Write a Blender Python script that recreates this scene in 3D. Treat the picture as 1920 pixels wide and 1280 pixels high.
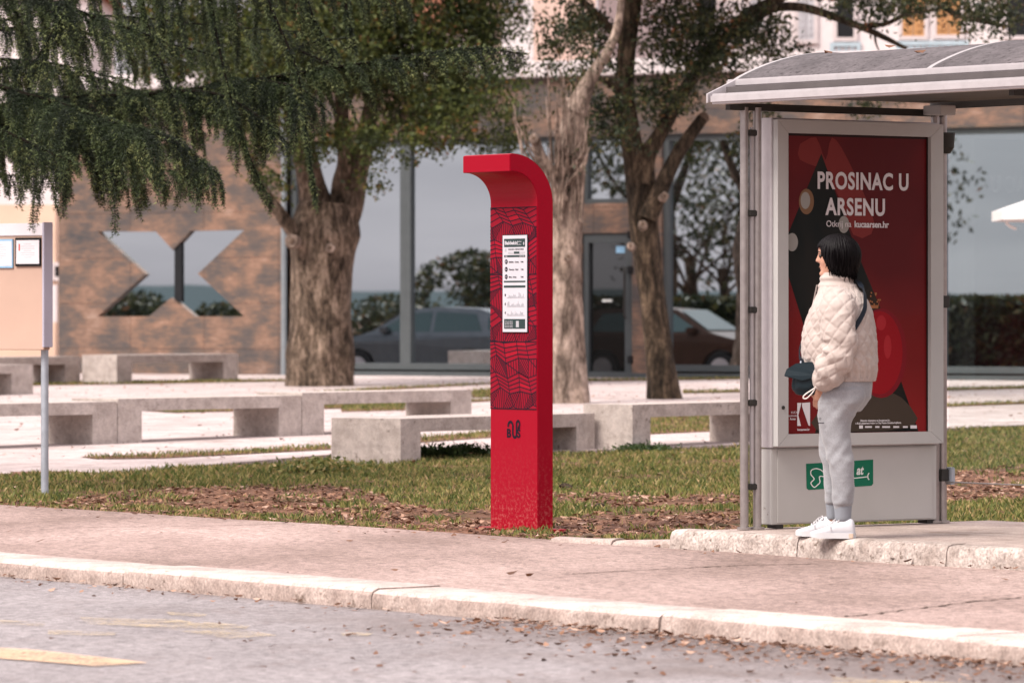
import bpy, bmesh, math, random
import numpy as np
from mathutils import Vector, Matrix, noise as mnoise
from mathutils.geometry import tessellate_polygon
R = math.radians
random.seed(7); rng = np.random.default_rng(7)
scene = bpy.context.scene
C = scene.collection
for o in list(bpy.data.objects): bpy.data.objects.remove(o)

# ------------------------------------------------------------ camera, sky, sun, exposure
FPX, HZ, HC = 9333.0, 590.0, 1.31          # focal length in photo pixels, horizon row, lens height above pavement
cam = bpy.data.cameras.new('camera'); cam_o = bpy.data.objects.new('camera', cam); C.objects.link(cam_o)
cam_o.location = (0, 0, HC); cam_o.rotation_euler = (R(90), 0, 0)
cam.sensor_width = 36; cam.lens = 36*FPX/1920; cam.shift_y = (HZ-640)/1920
cam.clip_start = .5; cam.clip_end = 6000
cam.dof.use_dof = True; cam.dof.focus_distance = 29.6; cam.dof.aperture_fstop = 5.4
scene.camera = cam_o
scene.render.resolution_x, scene.render.resolution_y = 1024, 682
scene.view_settings.view_transform = 'Standard'; scene.view_settings.look = 'None'
scene.view_settings.gamma = 1; scene.view_settings.exposure = 1.20
SUN_EL, SUN_AZ = 50, 228                    # degrees; azimuth measured clockwise from +Y
world = bpy.data.worlds.new('World'); scene.world = world; world.use_nodes = True
wn, wl = world.node_tree.nodes, world.node_tree.links
sky = wn.new('ShaderNodeTexSky'); sky.sky_type = 'NISHITA'; sky.sun_disc = False
sky.sun_elevation = R(SUN_EL); sky.sun_rotation = R(SUN_AZ); sky.dust_density = 4; sky.air_density = 1.2
hs = wn.new('ShaderNodeHueSaturation'); hs.inputs['Saturation'].default_value = .22
wl.new(sky.outputs[0], hs.inputs['Color'])
tc = wn.new('ShaderNodeTexCoord'); mp = wn.new('ShaderNodeMapping'); mp.inputs['Scale'].default_value = (1.4, 1.4, 9)
nz = wn.new('ShaderNodeTexNoise'); nz.inputs['Scale'].default_value = 3.2; nz.inputs['Detail'].default_value = 6
cr = wn.new('ShaderNodeValToRGB'); cr.color_ramp.elements[0].position = .35; cr.color_ramp.elements[1].position = .7
cr.color_ramp.elements[0].color = (4.9, 4.5, 5.0, 1); cr.color_ramp.elements[1].color = (11.6, 10.3, 10.5, 1)
mx = wn.new('ShaderNodeMixRGB'); mx.inputs[0].default_value = .72
wl.new(tc.outputs['Generated'], mp.inputs[0]); wl.new(mp.outputs[0], nz.inputs['Vector']); wl.new(nz.outputs[0], cr.inputs[0])
wl.new(hs.outputs[0], mx.inputs[1]); wl.new(cr.outputs[0], mx.inputs[2])
sxz = wn.new('ShaderNodeSeparateXYZ'); wl.new(tc.outputs['Generated'], sxz.inputs[0])
mr = wn.new('ShaderNodeMapRange'); mr.inputs['From Min'].default_value = 0; mr.inputs['From Max'].default_value = 1; mr.inputs['To Min'].default_value = .50; mr.inputs['To Max'].default_value = 1.75
wl.new(sxz.outputs[2], mr.inputs['Value'])              # an overcast sky is brighter overhead than at the horizon
mg = wn.new('ShaderNodeMixRGB'); mg.blend_type = 'MULTIPLY'; mg.inputs[0].default_value = 1; wl.new(mx.outputs[0], mg.inputs[1]); wl.new(mr.outputs[0], mg.inputs[2])
wl.new(mg.outputs[0], wn['Background'].inputs[0]); wn['Background'].inputs[1].default_value = .08
sun = bpy.data.lights.new('sun', 'SUN'); sun.energy = 2.0; sun.angle = R(24); sun.color = (1, .92, .84)
sun_o = bpy.data.objects.new('sun', sun); C.objects.link(sun_o)
_a, _e = R(SUN_AZ), R(SUN_EL)
_d = Vector((math.sin(_a)*math.cos(_e), math.cos(_a)*math.cos(_e), math.sin(_e)))
sun_o.rotation_euler = _d.to_track_quat('Z', 'Y').to_euler()
try:
    scene.cycles.use_denoising = True
except Exception: pass

# ------------------------------------------------------------ place: heights and directions
def hz(x, y):
    z = max(0.0, .0081*(y+.625*x-42)) if (y+.625*x) < 79.2 else .3013
    if x < -10.6 and y < 96: z = z*max(0, (x+12.2)/1.6)-.05*min(1, (-10.6-x)/1.6)   # the side street lies lower
    return z
def at(px, py, Y):
    return Vector(((px-960)*Y/FPX, Y, HC-(py-HZ)*Y/FPX))
def ground(px, py, dz=0):
    m, k = (py-HZ)/FPX, (px-960)/FPX
    Y = (HC+.0081*42)/(m+.0081*(1+.625*k))
    if Y*(1+.625*k) < 42: Y = HC/m
    X = k*Y
    return Vector((X, Y, hz(X, Y)+dz))
def flat(px, py, z=0):
    Y = (HC-z)*FPX/(py-HZ); return Vector(((px-960)*Y/FPX, Y, z))
KA = R(-55); KU = Vector((math.cos(KA), math.sin(KA), 0)); KP = Vector((-math.sin(KA), math.cos(KA), 0))
K0 = Vector((0, 22.77, 0))
def kq(t, q, z=0): v = K0+KU*t+KP*q; return Vector((v.x, v.y, z))
def qof(x, y): return (x-K0.x)*KP.x+(y-K0.y)*KP.y
def tof(x, y): return (x-K0.x)*KU.x+(y-K0.y)*KU.y

# ------------------------------------------------------------ tagging and object helpers
def tag(o, label=None, cat=None, group=None, kind=None):
    if label: o['label'] = label
    if cat: o['category'] = cat
    if group: o['group'] = group
    if kind: o['kind'] = kind
    return o
def empty(name, loc, rz=0, **k):
    o = bpy.data.objects.new(name, None); C.objects.link(o); o.location = loc; o.rotation_euler = (0, 0, rz)
    o.empty_display_size = .2
    return tag(o, **k)
def link(name, me, m, parent=None, smooth=False, loc=None, rot=None):
    o = bpy.data.objects.new(name, me); C.objects.link(o)
    if m is not None:
        if isinstance(m, (list, tuple)):
            for q in m: me.materials.append(q)
        else: me.materials.append(m)
    if smooth:
        me.polygons.foreach_set('use_smooth', [True]*len(me.polygons))
    if parent is not None: o.parent = parent
    if loc is not None: o.location = loc
    if rot is not None: o.rotation_euler = rot
    return o
def npmesh(name, V, F):
    """V (n,3), F (m,k) int, all faces with k corners"""
    V = np.asarray(V, dtype=np.float32); F = np.asarray(F, dtype=np.int32)
    me = bpy.data.meshes.new(name); n, k = F.shape
    me.vertices.add(len(V)); me.vertices.foreach_set('co', V.ravel())
    me.loops.add(n*k); me.loops.foreach_set('vertex_index', F.ravel())
    me.polygons.add(n); me.polygons.foreach_set('loop_start', np.arange(0, n*k, k, dtype=np.int32))
    try: me.polygons.foreach_set('loop_total', np.full(n, k, dtype=np.int32))
    except Exception: pass
    me.update(calc_edges=True); me.validate()
    return me
class MB:
    def __init__(s): s.v = []; s.f = []
    def add(s, vs, fs):
        n = len(s.v); s.v += [tuple(p) for p in vs]; s.f += [tuple(i+n for i in f) for f in fs]; return s
    def box(s, x0, x1, y0, y1, z0, z1, bev=0, M=None):
        if bev:
            bm = bmesh.new(); bmesh.ops.create_cube(bm, size=1)
            for v in bm.verts: v.co = Vector(((x0+x1)/2+v.co.x*(x1-x0), (y0+y1)/2+v.co.y*(y1-y0), (z0+z1)/2+v.co.z*(z1-z0)))
            bmesh.ops.bevel(bm, geom=bm.edges[:], offset=bev, segments=2, affect='EDGES')
            bm.verts.index_update()
            vs = [v.co.copy() for v in bm.verts]; fs = [[v.index for v in f.verts] for f in bm.faces]; bm.free()
        else:
            vs = [Vector((x, y, z)) for x in (x0, x1) for y in (y0, y1) for z in (z0, z1)]
            fs = [(0, 1, 3, 2), (4, 6, 7, 5), (0, 4, 5, 1), (2, 3, 7, 6), (0, 2, 6, 4), (1, 5, 7, 3)]
        if M is not None: vs = [M @ v for v in vs]
        return s.add(vs, fs)
    def prism(s, poly, fn0, fn1):
        """poly: 2-D points; fn0/fn1 map a point to the two caps"""
        n = len(poly)
        tri = tessellate_polygon([[Vector((p[0], p[1], 0)) for p in poly]])
        vs = [fn0(*p) for p in poly]+[fn1(*p) for p in poly]
        fs = [tuple(t) for t in tri]+[tuple(i+n for i in reversed(t)) for t in tri]
        fs += [(i, (i+1) % n, n+(i+1) % n, n+i) for i in range(n)]
        return s.add(vs, fs)
    def cyl(s, a, b, r0, r1=None, n=16, caps=True):
        return s.tube([a, b], [r0, r0 if r1 is None else r1], n, caps)
    def tube(s, pts, rad, n=10, caps=True, wob=0, seed=0, flat=None):
        pts = [Vector(p) for p in pts]; m = len(pts)
        if not hasattr(rad, '__len__'): rad = [rad]*m
        vs = []; up = None
        for i, p in enumerate(pts):
            d = (pts[min(i+1, m-1)]-pts[max(i-1, 0)]).normalized()
            if up is None:
                up = Vector((0, 0, 1)) if abs(d.z) < .9 else Vector((1, 0, 0))
            a = d.cross(up)
            if a.length < 1e-5: a = d.orthogonal()
            a.normalize(); b = a.cross(d).normalized(); up = b
            for j in range(n):
                t = 2*math.pi*j/n; r = rad[i]
                if wob:
                    c, q = math.cos(t), math.sin(t)
                    r *= 1+wob*(mnoise.noise(Vector((c*2.2+seed, q*2.2, p.z*.9)))*1.1+mnoise.noise(Vector((c*6+seed, q*6, p.z*2.4)))*.55)
                ra, rb = (r, r) if flat is None else (r, r*flat)
                vs.append(p+a*ra*math.cos(t)+b*rb*math.sin(t))
        fs = [(i*n+j, i*n+(j+1) % n, (i+1)*n+(j+1) % n, (i+1)*n+j) for i in range(m-1) for j in range(n)]
        if caps: fs += [tuple(reversed(range(n))), tuple(range((m-1)*n, m*n))]
        return s.add(vs, fs)
    def build(s, name, m, parent=None, smooth=False, bevel=0, **k):
        me = bpy.data.meshes.new(name); me.from_pydata(s.v, [], s.f); me.validate()
        bm = bmesh.new(); bm.from_mesh(me); bmesh.ops.recalc_face_normals(bm, faces=bm.faces)
        if bevel:
            ed = [e for e in bm.edges if len(e.link_faces) == 2 and e.calc_face_angle(0) > .5]
            bmesh.ops.bevel(bm, geom=ed, offset=bevel, segments=2, affect='EDGES', clamp_overlap=True)
        bm.to_mesh(me); bm.free()
        o = link(name, me, m, parent, smooth, **k)
        if smooth:
            try: me.set_sharp_from_angle(angle=R(48))
            except Exception: pass
        return o
def smoothpath(pts, k=6, rad=None):
    """Catmull-Rom through pts (and radii)"""
    P = [Vector(p) for p in pts]; n = len(P); out = []; ro = []
    for i in range(n-1):
        a, b, c, d = P[max(i-1, 0)], P[i], P[i+1], P[min(i+2, n-1)]
        for j in range(k):
            t = j/k
            out.append(.5*((2*b)+(c-a)*t+(2*a-5*b+4*c-d)*t*t+(3*b-a-3*c+d)*t**3))
            if rad: ro.append(rad[i]*(1-t)+rad[i+1]*t)
    out.append(P[-1])
    if rad: ro.append(rad[-1]); return out, ro
    return out
def bake(o):
    """apply modifiers into the mesh"""
    dg = bpy.context.evaluated_depsgraph_get(); dg.update()
    me = bpy.data.meshes.new_from_object(o.evaluated_get(dg)); o.modifiers.clear(); o.data = me
    return o
def text(body, name, size, m, parent, loc, rot, bold=0, sx=1, align='LEFT', ext=.0006, shear=0, track=1):
    cu = bpy.data.curves.new(name, 'FONT'); cu.body = body; cu.size = size; cu.align_x = align
    cu.offset = bold*size; cu.extrude = ext; cu.shear = shear; cu.space_character = track; cu.resolution_u = 4
    t = bpy.data.objects.new(name, cu); C.objects.link(t)
    dg = bpy.context.evaluated_depsgraph_get(); dg.update()
    me = bpy.data.meshes.new_from_object(t.evaluated_get(dg)); bpy.data.objects.remove(t)
    me.transform(Matrix.Diagonal((sx, 1, 1, 1)))
    return link(name, me, m, parent, loc=loc, rot=rot)

# ------------------------------------------------------------ materials
def srgb(r, g, b):
    f = lambda c: (c/255/12.92) if c/255 <= .04045 else ((c/255+.055)/1.055)**2.4
    return (f(r), f(g), f(b), 1)
class NT:
    def __init__(s, name):
        s.m = bpy.data.materials.new(name); s.m.use_nodes = True; s.t = s.m.node_tree; s.b = s.t.nodes['Principled BSDF']
        s.co = None; s.b.inputs['Specular IOR Level'].default_value = .18
    def n(s, typ, **k):
        nd = s.t.nodes.new('ShaderNode'+typ)
        for a, v in k.items():
            if hasattr(nd, a) and a not in nd.inputs: setattr(nd, a, v)
            else: nd.inputs[a].default_value = v
        return nd
    def l(s, a, b): s.t.links.new(a, b)
    def coord(s, scale=(1, 1, 1), rot=(0, 0, 0)):
        if s.co is None: s.co = s.n('TexCoord')
        m = s.n('Mapping'); m.inputs['Scale'].default_value = scale; m.inputs['Rotation'].default_value = rot
        s.l(s.co.outputs['Object'], m.inputs['Vector']); return m.outputs[0]
    def noise(s, scale, detail=4, rough=.55, stretch=(1, 1, 1), rot=(0, 0, 0), dist=0):
        nd = s.n('TexNoise'); nd.inputs['Scale'].default_value = scale; nd.inputs['Detail'].default_value = detail
        nd.inputs['Roughness'].default_value = rough; nd.inputs['Distortion'].default_value = dist
        s.l(s.coord(stretch, rot), nd.inputs['Vector']); return nd.outputs[0]
    def ramp(s, src, stops):
        r = s.n('ValToRGB'); e = r.color_ramp.elements
        while len(e) < len(stops): e.new(.5)
        for x, (p, c) in zip(e, stops):
            x.position = p; x.color = c if hasattr(c, '__len__') else (c, c, c, 1)
        s.l(src, r.inputs[0]); return r.outputs[0]
    def mix(s, fac, a, b, mode='MIX'):
        m = s.n('MixRGB'); m.blend_type = mode
        for i, v in ((0, fac), (1, a), (2, b)):
            if isinstance(v, bpy.types.NodeSocket): s.l(v, m.inputs[i])
            elif i == 0: m.inputs[0].default_value = v
            else: m.inputs[i].default_value = v if hasattr(v, '__len__') else (v, v, v, 1)
        return m.outputs[0]
    def bump(s, src, strength=.3, dist=.01):
        b = s.n('Bump'); b.inputs['Strength'].default_value = strength; b.inputs['Distance'].default_value = dist
        s.l(src, b.inputs['Height'])
        if s.b.inputs['Normal'].links: s.l(s.b.inputs['Normal'].links[0].from_socket, b.inputs['Normal'])
        s.l(b.outputs[0], s.b.inputs['Normal']); return s
    def col(s, v):
        if isinstance(v, bpy.types.NodeSocket): s.l(v, s.b.inputs['Base Color'])
        else: s.b.inputs['Base Color'].default_value = v
        return s
    def set(s, **k):
        for a, v in k.items():
            if isinstance(v, bpy.types.NodeSocket): s.l(v, s.b.inputs[a.replace('_', ' ')])
            else: s.b.inputs[a.replace('_', ' ')].default_value = v
        return s
def simple(name, c, rough=.5, metal=0, var=.12, vs=6, bump=0, bs=60, spec=.2, **k):
    t = NT(name); c2 = tuple(x*(1-var) for x in c[:3])+(1,); c1 = tuple(min(1, x*(1+var)) for x in c[:3])+(1,)
    t.col(t.ramp(t.noise(vs, 5), [(.3, c2), (.7, c1)])).set(Roughness=rough, Metallic=metal)
    t.b.inputs['Specular IOR Level'].default_value = spec
    if bump: t.bump(t.noise(bs, 4), bump, .004)
    t.set(**k)
    return t.m
M = {}
def stone(name, a, b, s=3, grain=90, bump=.25, spots=None, rough=.85, stretch=(1, 1, 1)):
    t = NT(name)
    c = t.ramp(t.noise(s, 6, .6, stretch), [(.3, a), (.7, b)])
    g = t.mix(1, t.ramp(t.noise(grain, 3), [(.35, .72), (.65, 1.12)]), t.ramp(t.noise(s*3.3, 6, .7), [(.35, .78), (.62, 1.08)]), 'MULTIPLY')
    c = t.mix(1, c, g, 'MULTIPLY')
    if spots: c = t.mix(t.ramp(t.noise(spots[1], 5, .65), [(spots[2], 0.0), (spots[2]+.1, 1.0)]), c, spots[0])
    t.b.inputs['Specular IOR Level'].default_value = .2
    t.col(c).set(Roughness=rough); t.bump(t.noise(grain, 4), bump, .006); t.bump(t.noise(s*4, 4), bump, .02)
    return t
# ------------------------------------------------------------ materials of the place
t = NT('sidewalk')       # pinkish worn concrete with damp streaks, cracks
c = t.ramp(t.noise(.7, 8, .62, (1, .45, 1), (0, 0, R(55))), [(.3, (.24, .17, .145, 1)), (.5, (.37, .27, .238, 1)), (.72, (.50, .375, .335, 1))])
c = t.mix(1, c, t.ramp(t.noise(15, 7, .8, (1, .5, 1), (0, 0, R(55))), [(.34, .58), (.56, 1.12)]), 'MULTIPLY')
c = t.mix(1, c, t.ramp(t.noise(34, 6, .85), [(.36, .50), (.58, 1.12)]), 'MULTIPLY')
c = t.mix(1, c, t.ramp(t.noise(120, 3), [(.3, .62), (.68, 1.2)]), 'MULTIPLY')
c = t.mix(t.ramp(t.noise(24, 4, .7), [(.62, 0.0), (.70, .6)]), c, (.13, .09, .07, 1))
v = t.n('TexVoronoi', feature='DISTANCE_TO_EDGE'); v.inputs['Scale'].default_value = .33; t.l(t.mix(.08, t.coord(), t.noise(2.5, 5)), v.inputs['Vector'])
c = t.mix(t.ramp(v.outputs['Distance'], [(.0, .0), (.0014, 0.0)]), c, (.10, .075, .065, 1))
t.col(c).set(Roughness=.8); t.bump(t.noise(70, 5, .7), .5, .008); t.bump(t.noise(7, 5), .4, .02); M['sidewalk'] = t.m
t = NT('road')
c = t.ramp(t.noise(.5, 7, .6, (1, .6, 1), (0, 0, R(55))), [(.3, (.25, .225, .226, 1)), (.7, (.375, .34, .34, 1))])
c = t.mix(1, c, t.ramp(t.noise(140, 3, .6), [(.3, .45), (.7, 1.4)]), 'MULTIPLY')
c = t.mix(1, c, t.ramp(t.noise(20, 6, .85), [(.36, .45), (.60, 1.2)]), 'MULTIPLY')
c = t.mix(t.ramp(t.noise(6, 6, .75, (1, .4, 1), (0, 0, R(55))), [(.55, 0.0), (.72, .5)]), c, (.17, .13, .12, 1))
# grime lies in the gutter beside the kerb: the mapping turns x into distance from the kerb
mm = t.n('Mapping'); mm.inputs['Rotation'].default_value = (0, 0, -math.atan2(KP.y, KP.x)); t.co = t.co or t.n('TexCoord')
t.l(t.co.outputs['Object'], mm.inputs[0]); sp = t.n('SeparateXYZ'); t.l(mm.outputs[0], sp.inputs[0])
ma = t.n('Math', operation='SUBTRACT'); t.l(sp.outputs[0], ma.inputs[0]); ma.inputs[1].default_value = K0.dot(KP)
mb_ = t.n('Math', operation='ADD'); mh_ = t.n('Math', operation='MULTIPLY'); t.l(ma.outputs[0], mh_.inputs[0]); mh_.inputs[1].default_value = .42; t.l(mh_.outputs[0], mb_.inputs[0])
md_ = t.n('Math', operation='MULTIPLY_ADD'); t.l(sp.outputs[1], md_.inputs[0]); md_.inputs[1].default_value = -.11; md_.inputs[2].default_value = .11*18.65
mc_ = t.n('Math', operation='MULTIPLY'); t.l(t.noise(1.3, 5), mc_.inputs[0]); mc_.inputs[1].default_value = 1.5; t.l(mc_.outputs[0], mb_.inputs[1])
me_ = t.n('Math', operation='ADD'); t.l(mb_.outputs[0], me_.inputs[0]); t.l(md_.outputs[0], me_.inputs[1])
g = t.ramp(me_.outputs[0], [(.18, 0.0), (.45, .3), (.80, .82)])
c = t.mix(g, c, t.mix(1, (.135, .108, .10, 1), t.ramp(t.noise(45, 5, .8), [(.35, .5), (.62, 1.6)]), 'MULTIPLY'))
t.col(c).set(Roughness=.82); t.bump(t.noise(110, 4, .7), .6, .008); M['road'] = t.m
t = NT('road_paint_clear'); t.col(t.ramp(t.noise(30, 5), [(.3, (.56, .38, .24, 1)), (.7, (.66, .46, .30, 1))])).set(Roughness=.7)
t.l(t.ramp(t.mix(.6, t.noise(5, 6, .7), t.noise(60, 4, .7)), [(.38, 0.0), (.52, .80)]), t.b.inputs['Alpha']); M['road_paint2'] = t.m
t = NT('road_paint')
t.col(t.ramp(t.noise(30, 5), [(.3, (.46, .36, .22, 1)), (.7, (.60, .47, .28, 1))])).set(Roughness=.7)
a = t.ramp(t.mix(.5, t.noise(5, 6, .7), t.noise(60, 4, .7)), [(.46, 0.0), (.60, .62)]); t.l(a, t.b.inputs['Alpha']); M['road_paint'] = t.m
t = stone('kerb', (.40, .32, .285, 1), (.66, .56, .51, 1), 3, 90, .4, ((.22, .155, .125, 1), 8, .62)); M['kerb'] = t.m
t = stone('kerb_face', (.29, .215, .185, 1), (.50, .40, .355, 1), 4, 70, .5, ((.13, .09, .07, 1), 8, .60)); M['kerb_face'] = t.m
t = stone('platform_kerb', (.30, .24, .21, 1), (.58, .50, .455, 1), 7, 60, .6, ((.15, .115, .095, 1), 26, .57)); M['pkerb'] = t.m
t = stone('platform_top', (.36, .28, .25, 1), (.46, .37, .33, 1), 2, 100, .3, ((.22, .16, .13, 1), 3, .60)); M['platform'] = t.m
t = stone('plaza', (.40, .325, .305, 1), (.58, .495, .475, 1), 1.2, 60, .3, ((.25, .185, .16, 1), 4, .58)); M['plaza'] = t.m
t = stone('bench', (.40, .34, .305, 1), (.57, .50, .46, 1), 3, 130, .5, ((.20, .165, .145, 1), 12, .60)); M['bench'] = t.m; M['side'] = simple('dark_asphalt', (.07, .066, .066, 1), .9)
t = NT('soil')
c = t.ramp(t.noise(1.1, 7, .65), [(.34, (.060, .055, .022, 1)), (.46, (.13, .066, .040, 1)), (.62, (.22, .115, .075, 1))])
c = t.mix(1, c, t.ramp(t.noise(60, 4), [(.3, .5), (.7, 1.4)]), 'MULTIPLY')
t.col(c).set(Roughness=.95); t.bump(t.noise(40, 5), .8, .02); M['soil'] = t.m
def leafmat(name, stops, trans=.25, rough=.5, clump=0):
    t = NT(name); g = t.n('NewGeometry'); src = g.outputs['Random Per Island']
    if clump: src = t.mix(.55, src, t.ramp(t.noise(clump, 4, .6), [(.36, 0.0), (.68, 1.0)]))
    t.col(t.ramp(src, stops)).set(Roughness=rough)
    t.b.inputs['Specular IOR Level'].default_value = .3
    tr = t.n('BsdfTranslucent'); t.l(t.b.inputs['Base Color'].links[0].from_socket, tr.inputs[0])
    ms = t.n('MixShader'); ms.inputs[0].default_value = trans
    out = t.t.nodes['Material Output']; t.l(t.b.outputs[0], ms.inputs[1]); t.l(tr.outputs[0], ms.inputs[2]); t.l(ms.outputs[0], out.inputs[0])
    return t.m
M['grass'] = leafmat('grass_blade', [(0, (.045, .070, .017, 1)), (.42, (.13, .16, .040, 1)), (.75, (.27, .25, .08, 1)), (1, (.44, .31, .15, 1))], .3)
M['litter'] = leafmat('dry_leaf', [(0, (.06, .028, .018, 1)), (.55, (.17, .080, .045, 1)), (.88, (.29, .155, .095, 1)), (1, (.50, .34, .26, 1))], .12, .7)
M['cedar'] = leafmat('cedar_needle', [(0, (.003, .006, .003, 1)), (.48, (.010, .018, .007, 1)), (.74, (.034, .052, .018, 1)), (.92, (.08, .11, .042, 1)), (1, (.16, .18, .065, 1))], .06, .6, 1.9)  # clumped dark and bright tones imitate shaded interior and lit sprays
M['cedar_tip'] = leafmat('cedar_shoot_tip', [(0, (.030, .050, .020, 1)), (.5, (.115, .15, .058, 1)), (1, (.32, .33, .13, 1))], .12, .6, 4)  # paler young growth, brightened further to carry the boughs' highlights
M['cedar_wood'] = simple('cedar_wood', (.010, .008, .006, 1), .95, spec=.05)
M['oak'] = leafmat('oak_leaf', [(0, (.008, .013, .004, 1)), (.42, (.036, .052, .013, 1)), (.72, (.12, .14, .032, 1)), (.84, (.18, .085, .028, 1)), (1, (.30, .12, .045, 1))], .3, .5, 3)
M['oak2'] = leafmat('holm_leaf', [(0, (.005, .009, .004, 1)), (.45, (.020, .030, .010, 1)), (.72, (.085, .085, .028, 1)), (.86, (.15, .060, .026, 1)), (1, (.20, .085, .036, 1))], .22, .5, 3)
def bark(name, a, b, c3):
    t = NT(name)
    c = t.ramp(t.mix(.35, t.noise(8, 7, .7, (1, 1, .24), dist=.9), t.noise(22, 5, .7, (1, 1, .5))), [(.40, a), (.50, b), (.62, c3)])
    c = t.mix(1, c, t.ramp(t.noise(2.6, 5, .6), [(.35, .5), (.65, 1.25)]), 'MULTIPLY')
    t.col(c).set(Roughness=.9); t.bump(t.noise(8, 7, .7, (1, 1, .24), dist=.9), .9, .06); return t.m
M['bark'] = bark('bark', (.028, .020, .014, 1), (.13, .092, .066, 1), (.35, .26, .20, 1))
M['bark_pale'] = bark('bark_pale', (.09, .064, .050, 1), (.26, .195, .155, 1), (.50, .385, .32, 1))
M['bark_dark'] = bark('bark_dark', (.012, .009, .006, 1), (.05, .035, .023, 1), (.15, .105, .07, 1))
M['cut'] = simple('cut_wood', (.10, .065, .045, 1), .8, var=.2, vs=20)
# building cladding : rusty streaked stone panels
t = NT('cladding')
c = t.ramp(t.mix(.33, t.noise(1.5, 8, .62, (1, 1, 1.9)), t.noise(4.5, 6, .7, (1, 1, 5))), [(.36, (.072, .066, .066, 1)), (.44, (.095, .080, .074, 1)), (.50, (.14, .100, .080, 1)), (.56, (.21, .130, .094, 1)), (.65, (.30, .21, .165, 1))])
bk = t.n('TexBrick'); bk.inputs['Scale'].default_value = 1; bk.inputs['Brick Width'].default_value = 1.5; bk.inputs['Row Height'].default_value = .75
bk.inputs['Mortar Size'].default_value = .005; bk.offset = 0
bk.inputs['Color1'].default_value = (1.12, 1.08, 1.05, 1); bk.inputs['Color2'].default_value = (.86, .9, .95, 1); bk.inputs['Mortar'].default_value = (.45, .4, .4, 1)
sx = t.n('SeparateXYZ'); t.l(t.coord(), sx.inputs[0]); cx = t.n('CombineXYZ'); t.l(sx.outputs[0], cx.inputs[0]); t.l(sx.outputs[2], cx.inputs[1]); t.l(cx.outputs[0], bk.inputs['Vector'])
t.col(t.mix(1, c, bk.outputs[0], 'MULTIPLY')).set(Roughness=.55); M['cladding'] = t.m
# coated window glass : dark body, strong sky reflection
def glassmat(name, tint, body, f0=.40):
    t = NT(name); t.b.inputs['Base Color'].default_value = body; t.b.inputs['Roughness'].default_value = .3
    gl = t.n('BsdfGlossy'); gl.inputs['Color'].default_value = tint; gl.inputs['Roughness'].default_value = .008
    ms = t.n('MixShader'); ms.inputs[0].default_value = f0
    bp = t.n('Bump'); bp.inputs['Strength'].default_value = .006; bp.inputs['Distance'].default_value = .05
    t.l(t.noise(.8, 1), bp.inputs['Height']); t.l(bp.outputs[0], gl.inputs['Normal'])
    t.l(t.b.outputs[0], ms.inputs[1]); t.l(gl.outputs[0], ms.inputs[2]); t.l(ms.outputs[0], t.t.nodes['Material Output'].inputs[0]); return t.m
M['window'] = glassmat('window_glass', (.82, .90, .95, 1), (.001, .002, .003, 1), .78)
M['doorglass'] = glassmat('door_glass', (.85, .9, .92, 1), (.002, .003, .003, 1), .15)
M['carglass'] = glassmat('car_glass', (.6, .9, .88, 1), (.004, .012, .012, 1), .07)
t = NT('clear_glass'); g = t.n('BsdfGlossy'); g.inputs['Roughness'].default_value = .02; tr = t.n('BsdfTransparent'); tr.inputs[0].default_value = (.93, .96, .95, 1)
ms = t.n('MixShader'); ms.inputs[0].default_value = .03
t.l(tr.outputs[0], ms.inputs[1]); t.l(g.outputs[0], ms.inputs[2]); t.l(ms.outputs[0], t.t.nodes['Material Output'].inputs[0]); M['clear'] = t.m
M['frame'] = simple('window_frame', (.085, .096, .10, 1), .5, .2, .06)
M['white'] = simple('white_plaster', (.74, .68, .68, 1), .85, 0, .05)
M['coping'] = simple('white_coping', (.62, .56, .56, 1), .6, 0, .06)
M['pinkwall'] = simple('pink_plaster', (.68, .50, .43, 1), .85, 0, .08, .6)
M['peach'] = simple('peach_plaster', (.72, .52, .40, 1), .85, 0, .08, .8)
M['shutter'] = simple('wooden_shutter', (.50, .27, .12, 1), .6, 0, .15, 5)
M['greyshutter'] = simple('grey_shutter', (.50, .50, .53, 1), .6, 0, .08)
M['dark'] = simple('dark_opening', (.015, .016, .018, 1), .4)
M['rail'] = simple('painted_rail', (.45, .56, .62, 1), .5)
M['tile'] = simple('roof_tile', (.32, .13, .08, 1), .8, 0, .3, 9)
M['pipe'] = simple('grey_pipe', (.26, .29, .31, 1), .4, .4, .08)
t = NT('red_paint')      # glossy red powder coat, dusty and scuffed toward the ground
sp = t.n('SeparateXYZ'); t.l(t.coord(), sp.inputs[0])
lo = t.ramp(sp.outputs[2], [(.02, .62), (.30, .14), (.62, 0.0)])
sc = t.ramp(t.noise(42, 6, .75), [(.50, 0.0), (.60, 1.0)])
c = t.mix(t.mix(1, lo, sc, 'MULTIPLY'), (.27, .0015, .013, 1), (.42, .12, .11, 1))
t.col(c).set(Roughness=.36); t.b.inputs['Coat Weight'].default_value = .03; t.b.inputs['Specular IOR Level'].default_value = .10; t.bump(t.noise(300, 2), .05, .001); M['red'] = t.m
M['panelred'] = simple('red_print', (.22, .004, .016, 1), .6, var=.12, vs=5, spec=.1)
M['brightcell'] = simple('red_print_bright', (.28, .005, .017, 1), .6, spec=.1)
M['ink'] = simple('dark_ink', (.010, .008, .016, 1), .7, spec=.1)
M['paper'] = simple('display_paper', (.50, .49, .53, 1), .3, var=.03)
M['screen_dark'] = simple('display_print_dark', (.025, .045, .045, 1), .4)
M['screen_grey'] = simple('display_print_grey', (.38, .38, .41, 1), .5)
M['alu'] = simple('brushed_aluminium', (.50, .47, .48, 1), .42, .35, .07, 14)
M['steel'] = simple('steel_pole', (.36, .33, .32, 1), .28, .7, .12, 20)
M['pale'] = simple('pale_frame_paint', (.45, .44, .43, 1), .45, .1, .05, 3)
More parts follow.
